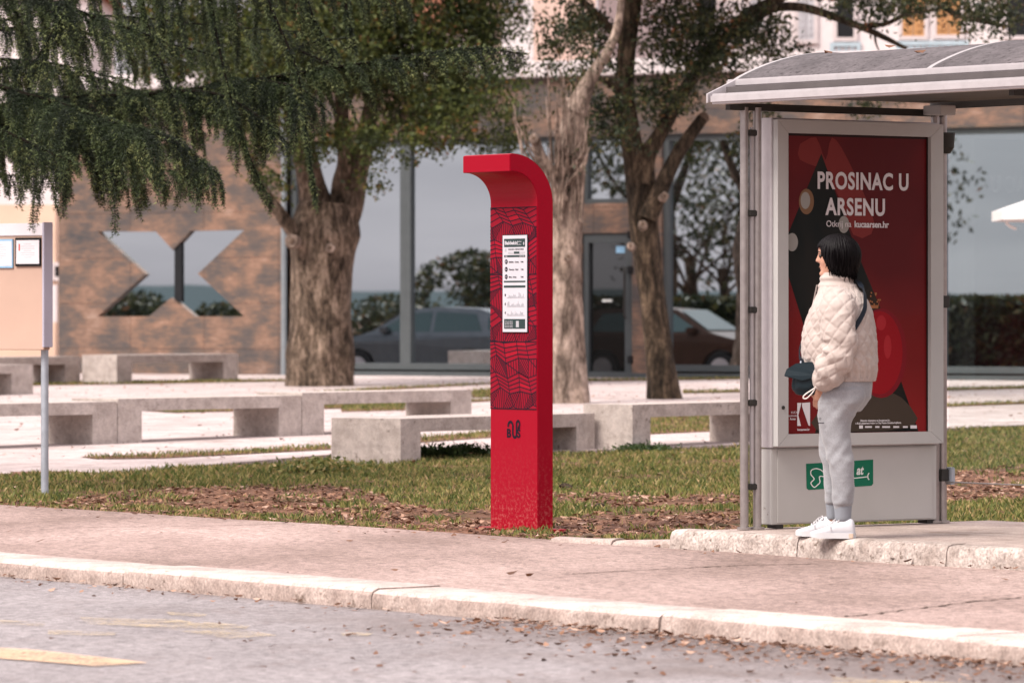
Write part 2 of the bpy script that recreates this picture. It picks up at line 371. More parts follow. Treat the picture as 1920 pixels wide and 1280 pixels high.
t = stone('roof_skin', (.085, .074, .076, 1), (.14, .122, .126, 1), 2.5, 60, .1, ((.025, .02, .02, 1), 30, .55), .75); M['roof'] = t.m
M['ribm'] = simple('roof_rib_metal', (.36, .34, .34, 1), .5, .2); M['gutter'] = simple('gutter_shadow_metal', (.10, .088, .088, 1), .5, .1); M['under'] = simple('roof_underside', (.10, .10, .096, 1), .7)
M['darkmetal'] = simple('dark_metal', (.045, .043, .04, 1), .5, .3)
t = NT('cabinet_paint')
c = t.ramp(t.noise(1.2, 5), [(.3, (.41, .40, .38, 1)), (.7, (.48, .465, .455, 1))])
c = t.mix(t.ramp(t.noise(9, 4, .6), [(.70, 0.0), (.73, .8)]), c, (.16, .12, .10, 1))
t.col(c).set(Roughness=.45); M['cabinet'] = t.m
def post(name, c, r=.12, e=None):
    t = NT(name); t.col(c).set(Roughness=.5); t.b.inputs['Specular IOR Level'].default_value = .1; t.b.inputs['Coat Weight'].default_value = .10; t.b.inputs['Coat Roughness'].default_value = .02; return t.m
t = NT('poster_red'); t.col(t.ramp(t.noise(1.4, 3, .5, (1, .4, .6)), [(.35, (.095, .006, .008, 1)), (.7, (.25, .014, .014, 1))])).set(Roughness=.5)
t.b.inputs['Specular IOR Level'].default_value = .1; t.b.inputs['Coat Weight'].default_value = .14; t.b.inputs['Coat Roughness'].default_value = .02; M['pred'] = t.m
t = NT('poster_green'); t.col(t.ramp(t.noise(2.2, 3, .5, (1, 1.6, .6)), [(.35, (.003, .006, .006, 1)), (.6, (.014, .012, .010, 1)), (.8, (.045, .028, .018, 1))])).set(Roughness=.5)
t.b.inputs['Specular IOR Level'].default_value = .1; t.b.inputs['Coat Weight'].default_value = .14; t.b.inputs['Coat Roughness'].default_value = .02; M['pgreen'] = t.m
M['pwhite'] = post('poster_white', (.68, .64, .66, 1)); M['pgold'] = post('poster_gold', (.35, .14, .06, 1)); M['pbokeh'] = post('poster_light', (.30, .29, .27, 1))
M['pball'] = post('poster_bauble', (.27, .006, .012, 1)); M['pball2'] = post('poster_bauble_light', (.36, .02, .028, 1)); M['pball3'] = post('poster_bauble_dark', (.18, .008, .015, 1))
M['pwood'] = post('poster_wood', (.055, .040, .030, 1)); M['pink2'] = post('poster_glow', (.20, .028, .026, 1)); M['pglow'] = post('poster_halo', (.20, .11, .06, 1))
M['pedge'] = post('poster_edge', (.02, .008, .008, 1)); M['green'] = simple('sticker_green', (.004, .14, .075, 1), .4, var=.05)
M['sticker_white'] = simple('sticker_white', (.75, .78, .75, 1), .5)
M['beige'] = simple('beige_board', (.50, .345, .275, 1), .7, 0, .06, 2)
M['boardframe'] = simple('board_frame', (.48, .46, .54, 1), .45, .2, .05); M['boardwhite'] = simple('board_header', (.74, .70, .73, 1), .6, var=.03)
M['bluepaper'] = simple('blue_border', (.28, .50, .70, 1), .6); M['black'] = simple('black_plastic', (.012, .012, .013, 1), .45); M['redink'] = simple('red_ink', (.6, .08, .06, 1), .6)
M['galv'] = simple('galvanised', (.42, .46, .51, 1), .4, .5, .12, 12)
M['canvas'] = simple('parasol_canvas', (.80, .74, .74, 1), .85, var=.03)

# ------------------------------------------------------------ ground, road, pavement
def grid_sheet(name, ts, qs, zf, m, **k):
    V = [kq(t_, q_) for t_ in ts for q_ in qs]; nq = len(qs)
    for v in V: v.z = zf(v.x, v.y)
    F = [(i*nq+j, (i+1)*nq+j, (i+1)*nq+j+1, i*nq+j+1) for i in range(len(ts)-1) for j in range(nq-1)]
    o = link(name, npmesh(name, [tuple(v) for v in V], F), m, smooth=True); tag(o, kind='structure', **k); return o
def lawn_z(x, y):
    q = qof(x, y)
    if q < -40: return -.02
    if q < 3.78: return -.4
    z = hz(x, y)
    c_ = y+.625*x
    if c_ < 45 and q < 30: z += .030*(mnoise.noise(Vector((x*.9, y*.9, 0)))*.8+mnoise.noise(Vector((x*3.1, y*3.1, 3)))*.35)*min(1, (q-3.78)/.8) - .006
    return z
ts = [-2500, -700, -250, -100]+list(np.arange(-60, 20, .45))+[30, 60, 150, 600, 2500]
qs = [-2500, -800, -200, -60, -40, -39.5, 3.6, 3.78, 3.8]+list(np.arange(4.0, 16, .3))+list(np.arange(16, 60, 1.0))+[80, 120, 300, 900, 2500]
grid_sheet('ground', ts, qs, lawn_z, M['soil'])
def side_z(x, y): return .012*mnoise.noise(Vector((x*.6, y*.6, 9)))*min(1, max(0, (qof(x, y)-.4)/.6))
lt = [-400, -120, -60]+list(np.arange(-40, 14, .5))+[20, 50, 150, 400]
grid_sheet('sidewalk', lt, [.40]+list(np.arange(.6, 3.7, .3))+[3.80],
           lambda x, y: (.012*mnoise.noise(Vector((x*.6, y*.6, 9)))*min(1, max(0, (qof(x, y)-.4)/.6))*(1 if abs(tof(x, y)) < 60 else 0)), M['sidewalk'])
grid_sheet('road', lt, [-9.6]+list(np.arange(-9, 0, .6))+[.05], lambda x, y: -.085-.006*max(0, qof(x, y)+1), M['road'])
grid_sheet('far_pavement', lt, [-40, -20, -9.8, -9.79], lambda x, y: 0.0, M['sidewalk'])
def kerb_run(name, t0, t1, q0, q1, ztop, zbot, m, stone_len, seed, ang=None, org=None, flip=1):
    """kerb stones laid end to end, small gaps and worn arrises"""
    mb = MB(); rr = random.Random(seed); t_ = t0; side_f = []
    while t_ < t1:
        L = stone_len*rr.uniform(.85, 1.15); e = min(t_+L-.007, t1); dz = rr.uniform(-.006, .006); dq = rr.uniform(-.008, .008)
        n = max(2, int((e-t_)/.09)); rings = []
        for i in range(n+1):
            tt = t_+(e-t_)*i/n
            endw = .005 if i in (0, n) else 0
            def nn(k): return mnoise.noise(Vector((tt*2.3, k*5.1, seed)))*.005+mnoise.noise(Vector((tt*9, k*3.1, seed+4)))*.0025
            r = .020
            prof = [(q0, zbot), (q0+nn(1)*.5+endw, ztop-r-.02+nn(2)), (q0+.01+nn(3)+endw, ztop-r+nn(4)), (q0+r+nn(5), ztop-.007-endw+nn(6)*.4), (q0+r*2.4, ztop-endw*.5+nn(7)*.35), (q1-.01, ztop+nn(8)*.2), (q1, ztop-.012), (q1, zbot)]
            rings.append([(tt, (q+dq) if 0 < k < 6 else q, z+dz if 0 < k < 7 else z) for k, (q, z) in enumerate(prof)])
        base = org or kq
        vs = [base(*p) for rg in rings for p in rg]; k = 8
        fs = [(i*k+j, i*k+j+1, (i+1)*k+j+1, (i+1)*k+j) for i in range(n) for j in range(k-1)]
        fs += [tuple(range(k)), tuple(reversed(range(n*k, n*k+k)))]
        mb.add(vs, fs); side_f += [1 if f_ % (k-1) < 2 else 0 for f_ in range(n*(k-1))]+[1, 1]; t_ += L
    o = mb.build(name, m, smooth=True)
    if isinstance(m, list):                       # splashed, dirtier upright faces
        o.data.polygons.foreach_set('material_index', side_f)
    return tag(o, kind='structure')
kerb_run('kerb', -50, 14, 0, .41, .004, -.14, [M['kerb'], M['kerb_face']], 2.1, 3)
mbk = MB(); mbk.box(-400, 400, -9.79, -9.6, -.2, .002, 0, Matrix.Translation(K0) @ Matrix.Rotation(KA, 4, 'Z')); tag(mbk.build('far_kerb', M['kerb']), kind='structure')
mb = MB(); rr = random.Random(2)                       # cracks run along the cast joints
for pts in ([(1060, 1077), (1190, 1069), (1330, 1063), (1400, 1060), (1530, 1057)], [(1560, 1157), (1640, 1151), (1730, 1140), (1830, 1129), (1912, 1122)], [(100, 992), (260, 988), (420, 985), (640, 980)]):
    P = smoothpath([flat(a, b, 0) for a, b in pts], 9); vs = []
    for i, p in enumerate(P):
        d = (P[min(i+1, len(P)-1)]-P[max(i-1, 0)]).normalized(); n_ = Vector((-d.y, d.x, 0)); w_ = rr.uniform(.004, .014); o_ = n_*rr.uniform(-.02, .02)
        for s_ in (1, -1): v = p+o_+n_*w_*s_; vs.append((v.x, v.y, side_z(v.x, v.y)+.0035))
    mb.add(vs, [(2*i, 2*i+1, 2*i+3, 2*i+2) for i in range(len(P)-1)])
tag(mb.build('pavement_crack', simple('crack_dirt', (.10, .07, .055, 1), .95)), kind='structure')
# worn yellow bus-bay paint on the road
RZ = -.079
def road_poly(pts): return [tuple(flat(x, y, RZ)) for x, y in pts]
mb = MB()
for pts in [            [(150, 1156), (330, 1160), (460, 1180), (520, 1190), (430, 1196), (300, 1176), (160, 1168)],
            [(310, 1146), (390, 1150), (380, 1155), (320, 1152)],
            [(640, 1184), (700, 1186), (690, 1191), (640, 1190)],
            [(-20, 1160), (90, 1166), (80, 1172), (-20, 1168)], [(90, 1180), (220, 1184), (215, 1190), (90, 1188)],
            [(380, 1164), (470, 1172), (460, 1178), (380, 1170)],
            [(1560, 1268), (1900, 1284), (1900, 1300), (1560, 1290)]]:
    vs = road_poly(pts); mb.add(vs, [tuple(range(len(vs)))])
tag(mb.build('road_marking', M['road_paint']), kind='structure')
mb = MB(); vs = road_poly([(-60, 1210), (60, 1216), (160, 1227), (278, 1241), (180, 1248), (80, 1239), (-60, 1229)]); mb.add(vs, [tuple(range(len(vs)))]); tag(mb.build('road_marking', M['road_paint2']), kind='structure')
# plaza of pale slabs, strips of grass cut into it
edge = [(-140, 900), (0, 893), (250, 884), (450, 872), (625, 857), (920, 849), (1040, 850), (1220, 846), (1385, 838), (1600, 820), (1770, 808), (1920, 801), (2300, 786)]
pe = [ground(x, y, .03) for x, y in edge]
far = [Vector((26, 79-16.2, 0)), Vector((-10.4, 85.6, 0))]
for v in far: v.z = .3313
poly = [(v.x, v.y) for v in pe]+[(v.x, v.y) for v in far]
mb = MB(); mb.prism(poly, lambda x, y: Vector((x, y, .0081*(y+.625*x-42)+.03)), lambda x, y: Vector((x, y, .0081*(y+.625*x-42)-.1)))
tag(mb.build('plaza', M['plaza']), kind='structure')
mb = MB(); mb.box(-32, -12.3, 46, 96, -.2, -.03); tag(mb.build('side_street', M['side']), kind='structure')
strips = [[(150, 863), (350, 856), (620, 842), (620, 849), (440, 859), (300, 866), (180, 867)],
          [(250, 774), (640, 762), (920, 753), (920, 757), (640, 771), (330, 779)],
          [(640, 764), (760, 762), (760, 774), (640, 777)],
          [(786, 826), (925, 814), (925, 826), (786, 836)], [(885, 736), (925, 734), (925, 749), (885, 750)],
          [(-20, 722), (250, 719), (540, 716), (540, 719), (250, 724), (-20, 728)],
          [(440, 752), (700, 732), (920, 722), (920, 724), (700, 737), (440, 757)],
          [(1100, 716), (1390, 712), (1390, 715), (1100, 719)], [(1280, 738), (1390, 736), (1390, 740), (1280, 742)],
          [(1218, 786), (1385, 780), (1385, 812), (1218, 820)], [(1040, 786), (1120, 784), (1120, 790), (1040, 792)],
          [(1765, 733), (1925, 729), (1925, 733), (1765, 737)], [(1765, 764), (1925, 758), (1925, 762), (1765, 768)]]
mb = MB(); strip_polys = []
for s_ in strips:
    P = [ground(x, y, .036) for x, y in s_]; strip_polys.append([(p.x, p.y) for p in P])
    mb.add(P, [tuple(range(len(P)))])
tag(mb.build('grass_strip', M['soil']), kind='structure')

# ------------------------------------------------------------ grass and fallen leaves
def inpoly(x, y, poly):
    c = np.zeros(len(x), bool); n = len(poly); j = n-1
    for i in range(n):
        xi, yi = poly[i]; xj, yj = poly[j]
        cond = ((yi > y) != (yj > y)) & (x < (xj-xi)*(y-yi)/(yj-yi+1e-12)+xi); c ^= cond; j = i
    return c
def toscreen(x, y, z): return 960+x*FPX/y, HZ+(HC-z)*FPX/y
litter_px = [[(90, 945), (230, 922), (330, 916), (620, 912), (700, 925), (760, 948), (860, 962), (925, 950), (925, 1005), (860, 998), (600, 972), (300, 952)],
             [(1036, 930), (1110, 925), (1395, 930), (1395, 948), (1150, 956), (1036, 948)],
             [(1036, 975), (1160, 962), (1395, 960), (1395, 1000), (1200, 1010), (1036, 1005)],
             [(1765, 890), (1925, 872), (1925, 945), (1765, 945)]]
def vnoise(x, y, s, seed=0): return np.array([mnoise.noise(Vector((a*s, b*s, seed))) for a, b in zip(x, y)])
hzv = lambda x, y: np.clip(.0081*(y+.625*x-42), 0, .3013)
def scatter_lawn(n):
    y = rng.uniform(27, 62, n); x = rng.uniform(-.115, .115, n)*y
    q = (x-K0.x)*KP.x+(y-K0.y)*KP.y
    inpl = inpoly(x, y, poly); ok = (q > 3.80) & ~inpl
    return x[ok], y[ok], q[ok]
x, y, q = scatter_lawn(330000)
z = np.array([lawn_z(a, b) for a, b in zip(x, y)])
sx_, sy_ = toscreen(x, y, z)
inl = np.zeros(len(x), bool)
for p_ in litter_px: inl |= inpoly(sx_, sy_, p_)
ns = vnoise(x, y, 1.3, 5); nf = vnoise(x, y, 5, 1)
keep = np.where(inl, (nf+ns*.6 > .42), (nf > -.48)) & ((q > 3.95) | (nf > .05))
gx, gy, gz, gn, gq = x[keep], y[keep], z[keep], ns[keep], q[keep]
# strips
for sp_ in strip_polys:
    a = np.array(sp_); n = int(900*max(.5, (np.ptp(a[:, 0])*np.ptp(a[:, 1]))*.5)); n = min(n, 9000)
    xx = rng.uniform(a[:, 0].min(), a[:, 0].max(), n); yy = rng.uniform(a[:, 1].min(), a[:, 1].max(), n)
    ok = inpoly(xx, yy, sp_); xx, yy = xx[ok], yy[ok]
    gx = np.r_[gx, xx]; gy = np.r_[gy, yy]; gz = np.r_[gz, hzv(xx, yy)+.034]; gn = np.r_[gn, np.zeros(len(xx))]; gq = np.r_[gq, np.full(len(xx), 9.)]
# tufts round the bench feet, kerb and platform edges
def blades(name, x, y, z, h, w, lean, m):
    n = len(x); a = rng.uniform(0, 2*np.pi, n); dx, dy = np.cos(a)*w/2, np.sin(a)*w/2
    b = rng.uniform(0, 2*np.pi, n); ln = rng.uniform(.1, 1, n)*lean*h
    V = np.empty((n, 4, 3)); V[:, 0] = np.c_[x-dx, y-dy, z-.01]; V[:, 1] = np.c_[x+dx, y+dy, z-.01]
    mx_, my_, mz_ = x+np.cos(b)*ln*.35, y+np.sin(b)*ln*.35, z+h*.6
    V[:, 2] = np.c_[mx_+dx*.8, my_+dy*.8, mz_]; V[:, 3] = np.c_[x+np.cos(b)*ln, y+np.sin(b)*ln, z+h]
    F = np.arange(n*4).reshape(n, 4)
    return link(name, npmesh(name, V.reshape(-1, 3), F), m)
hgt = (.018+.032*rng.random(len(gx)))*(1+.9*np.clip(gn, -.4, 1))*np.where(gq < 4.3, .8, 1)
blades_o = blades('grass', gx, gy, gz, hgt, np.full(len(gx), .009), .9, M['grass']); tag(blades_o, kind='stuff')
def leaves(name, x, y, z, s0, s1, m, curl=.35, tilt=.5):
    n = len(x); a = rng.uniform(0, 2*np.pi, n); L = rng.uniform(s0, s1, n); W = L*rng.uniform(.35, .6, n)
    u = np.c_[np.cos(a), np.sin(a), rng.normal(0, tilt*.6, n)]; v = np.c_[-np.sin(a), np.cos(a), rng.normal(0, tilt, n)]
    c = np.c_[x, y, z+L*.12+rng.random(n)*L*.25]; up = np.array([0, 0, 1.])
    V = np.empty((n, 6, 3)); cu = (rng.random(n)*curl*L)[:, None]*up
    V[:, 0] = c-u*(L/2)[:, None]+cu; V[:, 1] = c-u*(L*.15)[:, None]-v*(W/2)[:, None]+cu*.6; V[:, 2] = c+u*(L*.2)[:, None]-v*(W*.4)[:, None]+cu*.4
    V[:, 3] = c+u*(L/2)[:, None]+cu*.9; V[:, 4] = c+u*(L*.2)[:, None]+v*(W*.4)[:, None]; V[:, 5] = c-u*(L*.15)[:, None]+v*(W/2)[:, None]+cu*.2
    return link(name, npmesh(name, V.reshape(-1, 3), np.arange(n*6).reshape(n, 6)), m)
x, y, q = scatter_lawn(100000)
z = np.array([lawn_z(a, b) for a, b in zip(x, y)]); sx_, sy_ = toscreen(x, y, z)
inl = np.zeros(len(x), bool)
for p_ in litter_px: inl |= inpoly(sx_, sy_, p_)
nf = vnoise(x, y, 2.2, 8); r_ = rng.random(len(x))
ok = np.where(inl, nf > -.25-.2*r_, r_ < .02) | ((q < 4.1) & (r_ < .5))
LX, LY, LZ = [x[ok]], [y[ok]], [z[ok]]
def strew(n, tf, qf, z_):
    tt = tf(n); qq = qf(n); px_ = K0.x+KU.x*tt+KP.x*qq; py_ = K0.y+KU.y*tt+KP.y*qq
    LX.append(px_); LY.append(py_); LZ.append(np.full(n, z_))
U = rng.uniform
strew(2600, lambda n: U(0, 9, n)**1.0, lambda n: -np.abs(rng.exponential(.34, n))-.02, -.088)
strew(600, lambda n: U(-12, 9, n), lambda n: -np.abs(rng.exponential(.14, n))-.02, -.088)       # drifted along the gutter
strew(260, lambda n: U(2, 9, n), lambda n: -np.abs(rng.exponential(.8, n))-.02, -.088)
strew(60, lambda n: U(-14, 9, n), lambda n: U(-5, 0, n), -.085)
strew(50, lambda n: U(-16, 9, n), lambda n: U(.1, 3.8, n), .002)
NR = 1
strew(300, lambda n: U(-16, 9, n), lambda n: 3.8-np.abs(rng.exponential(.16, n)), .002)
xx = U(-8, 8, 1800); yy = U(44, 78, 1800); LX.append(xx); LY.append(yy); LZ.append(hzv(xx, yy)+.034)
road_i = [i for i in range(len(LZ)) if LZ[i][0] < -.05]; lawn_i = [i for i in range(len(LZ)) if i not in road_i]
for idx, a_, b_ in ((lawn_i, .022, .066), (road_i, .016, .052)):
    fl = leaves('fallen_leaves', *[np.concatenate([Q[i] for i in idx]) for Q in (LX, LY, LZ)], a_, b_, M['litter'], .25, .25); tag(fl, kind='stuff')
# ------------------------------------------------------------ the brown clad building with the big windows
BA = math.atan2(-.53, .848); BO = Vector((0, 79, 0))
def bY(px): return 79/(1+6.7e-5*(px-960))
def bs(px): return ((px-960)*bY(px)/FPX)/.848
def bz(px, py): return HC-(py-HZ)*bY(px)/FPX
bld = empty('clad_building', BO, BA, label='long low building clad in rusty brown stone with big dark windows behind the trees', cat='building')
BT = 5.05                                  # underside of the coping
def brect(mb, x0, x1, z0, z1, y0=0, y1=.3): mb.box(x0, x1, y0, y1, z0, z1)
S = {k: bs(k) for k in (110, 533, 541, 750, 765, 925, 938, 1085, 1092, 1166, 1185, 1240, 1500, 1515, 1752, 1768, 2100)}
zt = 4.12                                  # window head
mb = MB()
star = [(183, 434), (292, 434), (324, 469), (357, 433), (458, 431), (371, 513), (458, 593), (364, 593), (321, 558), (279, 593), (183, 593), (272, 514)]
st = [(bs(a), bz(a, b)) for a, b in star]
outer = [(S[110], .0), (S[533], .0), (S[533], BT), (S[110], BT)]
def holed(mb, outer, hole, y0, y1):
    P = [Vector((a, b, 0)) for a, b in outer]; H = [Vector((a, b, 0)) for a, b in hole]
    tri = tessellate_polygon([P, H]); al = outer+hole
    mb.add([(a, y0, b) for a, b in al], [tuple(t_) for t_ in tri])
    n = len(hole); mb.add([(a, y0, b) for a, b in hole]+[(a, y1, b) for a, b in hole], [(i, (i+1) % n, n+(i+1) % n, n+i) for i in range(n)])
holed(mb, outer, st, 0, .22)
mb.build('wall', M['cladding'], bld)
mb = MB(); brect(mb, S[533], S[1240]+9.5, zt, BT, 0, .3)      # fascia
mb.build('fascia', M['cladding'], bld)
mb = MB(); brect(mb, S[1185], S[1240], 0, zt-.003); brect(mb, bs(1086), S[1185]-.003, bz(1130, 437), bz(1130, 381), .02, .3); brect(mb, bs(1040), bs(1090), 0, zt-.003, .01, .3)
mb.build('pier', M['cladding'], bld)
mb = MB(); mb.box(S[110]-.1, S[1240]+9.6, -.12, 9, BT, BT+.26, .02); mb.build('coping', M['coping'], bld)
mb = MB(); mb.box(S[110], S[1240]+9.5, .5, 9, -.2, BT-.01); mb.build('rear_block', M['cladding'], bld)
g = MB(); g.prism(st, lambda a, b: Vector((a, .07, b)), lambda a, b: Vector((a, .08, b))); sw = g.build('star_window', M['window'], bld)
m_ = MB(); m_.box(bs(325), bs(338), .03, .068, bz(331, 566), bz(331, 455)); m_.build('mullion', M['dark'], sw)
# frames and panes
def window(x0, x1, z0, z1, m=M['window'], fr=.10, name='window'):
    f = MB()
    for a, b, c_, d in ((x0, x0+fr, z0, z1), (x1-fr, x1, z0, z1), (x0+fr, x1-fr, z1-fr, z1), (x0+fr, x1-fr, z0, z0+fr)): f.box(a+.001, b-.001, .06, .2, c_, d)
    w = f.build(name, M['frame'], bld)
    p = MB(); p.box(x0+fr*.5, x1-fr*.5, .13, .15, z0+fr*.5, z1-fr*.5); p.build('pane', m, w); return w
zb = .43
window(S[541], S[750]+.06, zb, zt); window(S[750]+.06, bs(936), zb, zt); window(bs(936), bs(1042), zb, zt)
window(bs(1090), bs(1184), bz(1130, 381), zt, fr=.07)
window(S[1240], bs(1500), zb, zt); window(bs(1500), S[1752]+.03, zb, zt); window(S[1752]+.03, S[1752]+3, zb, zt); window(S[1752]+3, S[1752]+6, zb, zt)
s0, s1, d1 = bs(1090), bs(1183), bz(1137, 438)
f = MB(); f.box(s0, s1, .05, .2, d1-.14, d1-.002); f.box(s0, s0+.10, .05, .2, .3, d1-.14); f.box(s1-.14, s1, .05, .2, .3, d1-.14); f.box(s0+.1, s1-.14, .06, .2, .3, .42)
dr = f.build('door', M['frame'], bld)
p = MB(); p.box(s0+.08, s1-.12, .12, .14, .4, d1-.12); p.build('pane', M['doorglass'], dr)
p = MB(); p.tube([(s1-.10, .0, 1.25), (s1-.10, -.03, 1.3), (s1-.10, -.03, 2.0), (s1-.10, 0, 2.05)], .018); p.build('handle', M['darkmetal'], dr)
for zz in (.55, 1.95, 2.5): p = MB(); p.box(s1-.06, s1+.04, -.02, .06, zz, zz+.12, .01); p.build('hinge', M['black'], dr)
p = MB(); p.box(bs(1149), bs(1167), .10, .118, bz(1158, 474), bz(1158, 461)); p.build('sticker', M['bluepaper'], dr)
p = MB(); p.box(bs(1123), bs(1141), .10, .118, bz(1132, 566), bz(1132, 561)); p.build('opening_hours_sticker', M['sticker_white'], dr)
p = MB(); p.box(S[541]-.01, S[1240]+9, -.05, .05, .25, zb-.03); p.build('plinth', M['frame'], bld)
p = MB(); p.tube([(bs(537), -.07, .2), (bs(537), -.07, BT-.02)], .05, 10); p.build('downpipe', M['pipe'], bld, smooth=True)

# houses behind
def house(px0, px1, Y, ztop, wallm, label, wins=(), roof=True, name='house', rot=0, depth=9):
    x0, x1 = (px0-960)*Y/FPX, (px1-960)*Y/FPX
    h = empty(name, ((x0+x1)/2, Y, .3), rot, label=label, cat='house')
    w = x1-x0; mb = MB(); mb.box(-w/2, w/2, 0, depth, -1, ztop); mb.build('wall', wallm, h)
    if roof:
        mb = MB(); mb.add([(-w/2-.3, -.3, ztop+.01), (w/2+.3, -.3, ztop+.01), (w/2+.3, depth+.3, ztop+.01), (-w/2-.3, depth+.3, ztop+.01), (-w/2+1, depth/2, ztop+1.8), (w/2-1, depth/2, ztop+1.8)],
               [(0, 1, 5, 4), (1, 2, 5), (2, 3, 4, 5), (3, 0, 4), (3, 2, 1, 0)]); mb.build('roof', M['tile'], h)
    for (a, b, c_, d, kind) in wins:
        X0, X1 = (a-960)*Y/FPX-(x0+x1)/2, (b-960)*Y/FPX-(x0+x1)/2
        z1, z0 = HC-(c_-HZ)*Y/FPX-.3, HC-(d-HZ)*Y/FPX-.3
        mb = MB(); fw = .09
        for q in ((X0, X0+fw, z0, z1), (X1-fw, X1, z0, z1), (X0+fw, X1-fw, z1-fw, z1), (X0+fw, X1-fw, z0, z0+fw)): mb.box(q[0], q[1], -.06, .02, q[2], q[3])
        wo = mb.build('balcony' if kind == 'rail' else 'window', M['coping'] if kind != 'rail' else M['rail'], h)
        if kind == 'rail':
            r = MB(); n = max(3, int((X1-X0)/.14))
            for i in range(n): r.box(X0+.05+i*(X1-X0-.1)/n, X0+.08+i*(X1-X0-.1)/n, -.05, -.02, z0+.05, z1-.02)
            r.box(X0+.05, X1-.05, -.055, -.015, z0+.02, z0+.06); r.build('railing', M['rail'], wo)
        elif kind in ('shutter', 'grey'):
            mm = M['shutter'] if kind == 'shutter' else M['greyshutter']
            for s_ in (0, 1):
                r = MB(); c0 = X0+fw if s_ == 0 else (X0+X1)/2+.01; c1 = (X0+X1)/2-.01 if s_ == 0 else X1-fw
                r.box(c0, c1, -.05, -.02, z0+fw, z1-fw)
                k = 9
                for i in range(k): zz = z0+fw+.1+i*(z1-z0-.3)/k; r.box(c0+.06, c1-.06, -.07, -.045, zz, zz+(z1-z0)/k*.45)
                r.build('shutter', mm, wo)
        else:
            r = MB(); r.box(X0+fw*.6, X1-fw*.6, -.02, -.005, z0+fw*.6, z1-fw*.6); r.build('pane', M['window'] if kind == 'glass' else M['dark'], wo)
    return h
house(1120, 2150, 112, 11.5, M['white'], 'tall white house with wooden shutters rising behind the flat roof at the right',
      [(1490, 1534, -60, 82, 'grey'), (1562, 1608, -60, 78, 'dark'), (1556, 1614, 80, 104, 'rail'), (1684, 1740, -60, 76, 'shutter'), (1748, 1808, -60, 74, 'shutter'), (1880, 1930, -60, 76, 'dark'),
       (1300, 1350, -60, 78, 'dark'), (1400, 1440, -20, 60, 'grey'), (1680, 1815, 78, 98, 'rail')], rot=R(-4))
house(905, 1118, 106, 12.5, M['pinkwall'], 'plain pink plaster house rising behind the middle tree', [(1010, 1040, -160, -90, 'glass')])
house(940, 1000, 101, 8.2, M['white'], 'narrow white wall above the pink house behind the left tree crown', [(952, 975, -40, 20, 'glass')], depth=3)
house(520, 930, 109, 7.4, M['white'], 'white terrace house seen through gaps in the cedar foliage',
      [(842, 872, 165, 210, 'glass'), (800, 832, 165, 208, 'dark'), (880, 920, 180, 206, 'rail'), (600, 640, 120, 190, 'dark'), (700, 740, 120, 190, 'glass')])
house(-420, 104, 118, 3.62, M['peach'], 'peach plastered house beyond the left end of the brown building',
      [(96, 118, 492, 526, 'dark'), (20, 60, 430, 480, 'shutter'), (-60, -10, 440, 500, 'glass'), (40, 66, 560, 640, 'dark')], depth=7, roof=False)
house(-520, 170, 132, 9.6, M['white'], 'tall white block farthest at the left behind the peach house', [(-100, -50, 260, 330, 'glass'), (120, 150, 240, 300, 'glass')], depth=8)
mb = MB(); Yw = 100
def wbox(px0, px1, py0, py1, Y, d=.3):
    a = at(px0, py1, Y); b = at(px1, py0, Y); mb.box(a.x, b.x, Y, Y+d, a.z, b.z)
wbox(-60, 106, 534, 604, 100); mb.v = mb.v; lw = mb.build('garden_wall', M['white'], None); tag(lw, 'low white garden wall between brown building and notice board', 'wall')

# ------------------------------------------------------------ concrete benches
BD = R(55); bench_n = [0]
def bench(name_label, P, L, W=.62, H=.45, leg=.34, th=.12, sink=.05, group='long concrete benches on the plaza', ang=BD):
    r = empty('concrete_bench', P, ang, label=name_label, cat='bench', group=group)
    s = bench_n[0]; bench_n[0] += 1
    mb = MB(); mb.box(0, L, -W, 0, H-th, H); mb.build('seat', M['bench'], r)
    for a in (.0, L-leg):
        mb = MB(); mb.box(a, a+leg, -W, 0, -sink, H-th); mb.build('leg', M['bench'], r)
    return r
# local x runs along the bench away from the road; local y=-W is the long side that faces the camera's right
def bench_px(label, pbase, x_end, L=None, W=.62, ang=None, **k):
    """pbase: pixel of the near bottom corner shared by end face and long side; x_end: column where the long side ends"""
    P = ground(*pbase) if len(pbase) == 2 else Vector(pbase); ang = BD if ang is None else ang; d = Vector((math.cos(ang), math.sin(ang), 0)); e = Vector((-math.sin(ang), math.cos(ang), 0))
    if L is None:
        kx = (x_end-960)/FPX; L = (kx*P.y-P.x)/(d.x-kx*d.y)
    org = P+e*W; org.z = hz(P.x+d.x*L*.5, P.y+d.y*L*.5)+.0
    bench(label, org, L, W, ang=ang, **k); return P, L, d
bench_px('pale concrete bench in the grass just left of the red pillar, nearest to the pavement', (751, 868), 1115, W=.76, leg=.30, H=.375)
bench_px('concrete bench between the red pillar and the bus shelter', (1186, 848), 1452, W=.55, leg=.3, H=.43)
ra, rb = ground(221, 837), ground(884, 808); ang_ = math.atan2(rb.y-ra.y, rb.x-ra.x)
P_, L_, d_ = bench_px('middle bench of the row of three left of the big tree', (221, 837), 565, ang=ang_)
bench_px('farthest bench of the row of three, its end beside the red pillar', tuple(P_+d_*(L_+.012)), 884, ang=ang_)
bench_px('concrete bench cut by the left picture edge behind the notice board post', tuple(P_-d_*(L_+.012)), 0, L=L_, ang=ang_)
bench_px('far concrete bench in front of the star window', (219, 723), 446, W=.68, leg=.36)
bench_px('far bench left of the one under the star window', (-30, 728), 150, W=.68)
bench_px('pale bench at the left edge behind the notice board, nearer than the two far ones', (-140, 750), 62, W=.7, leg=.45)

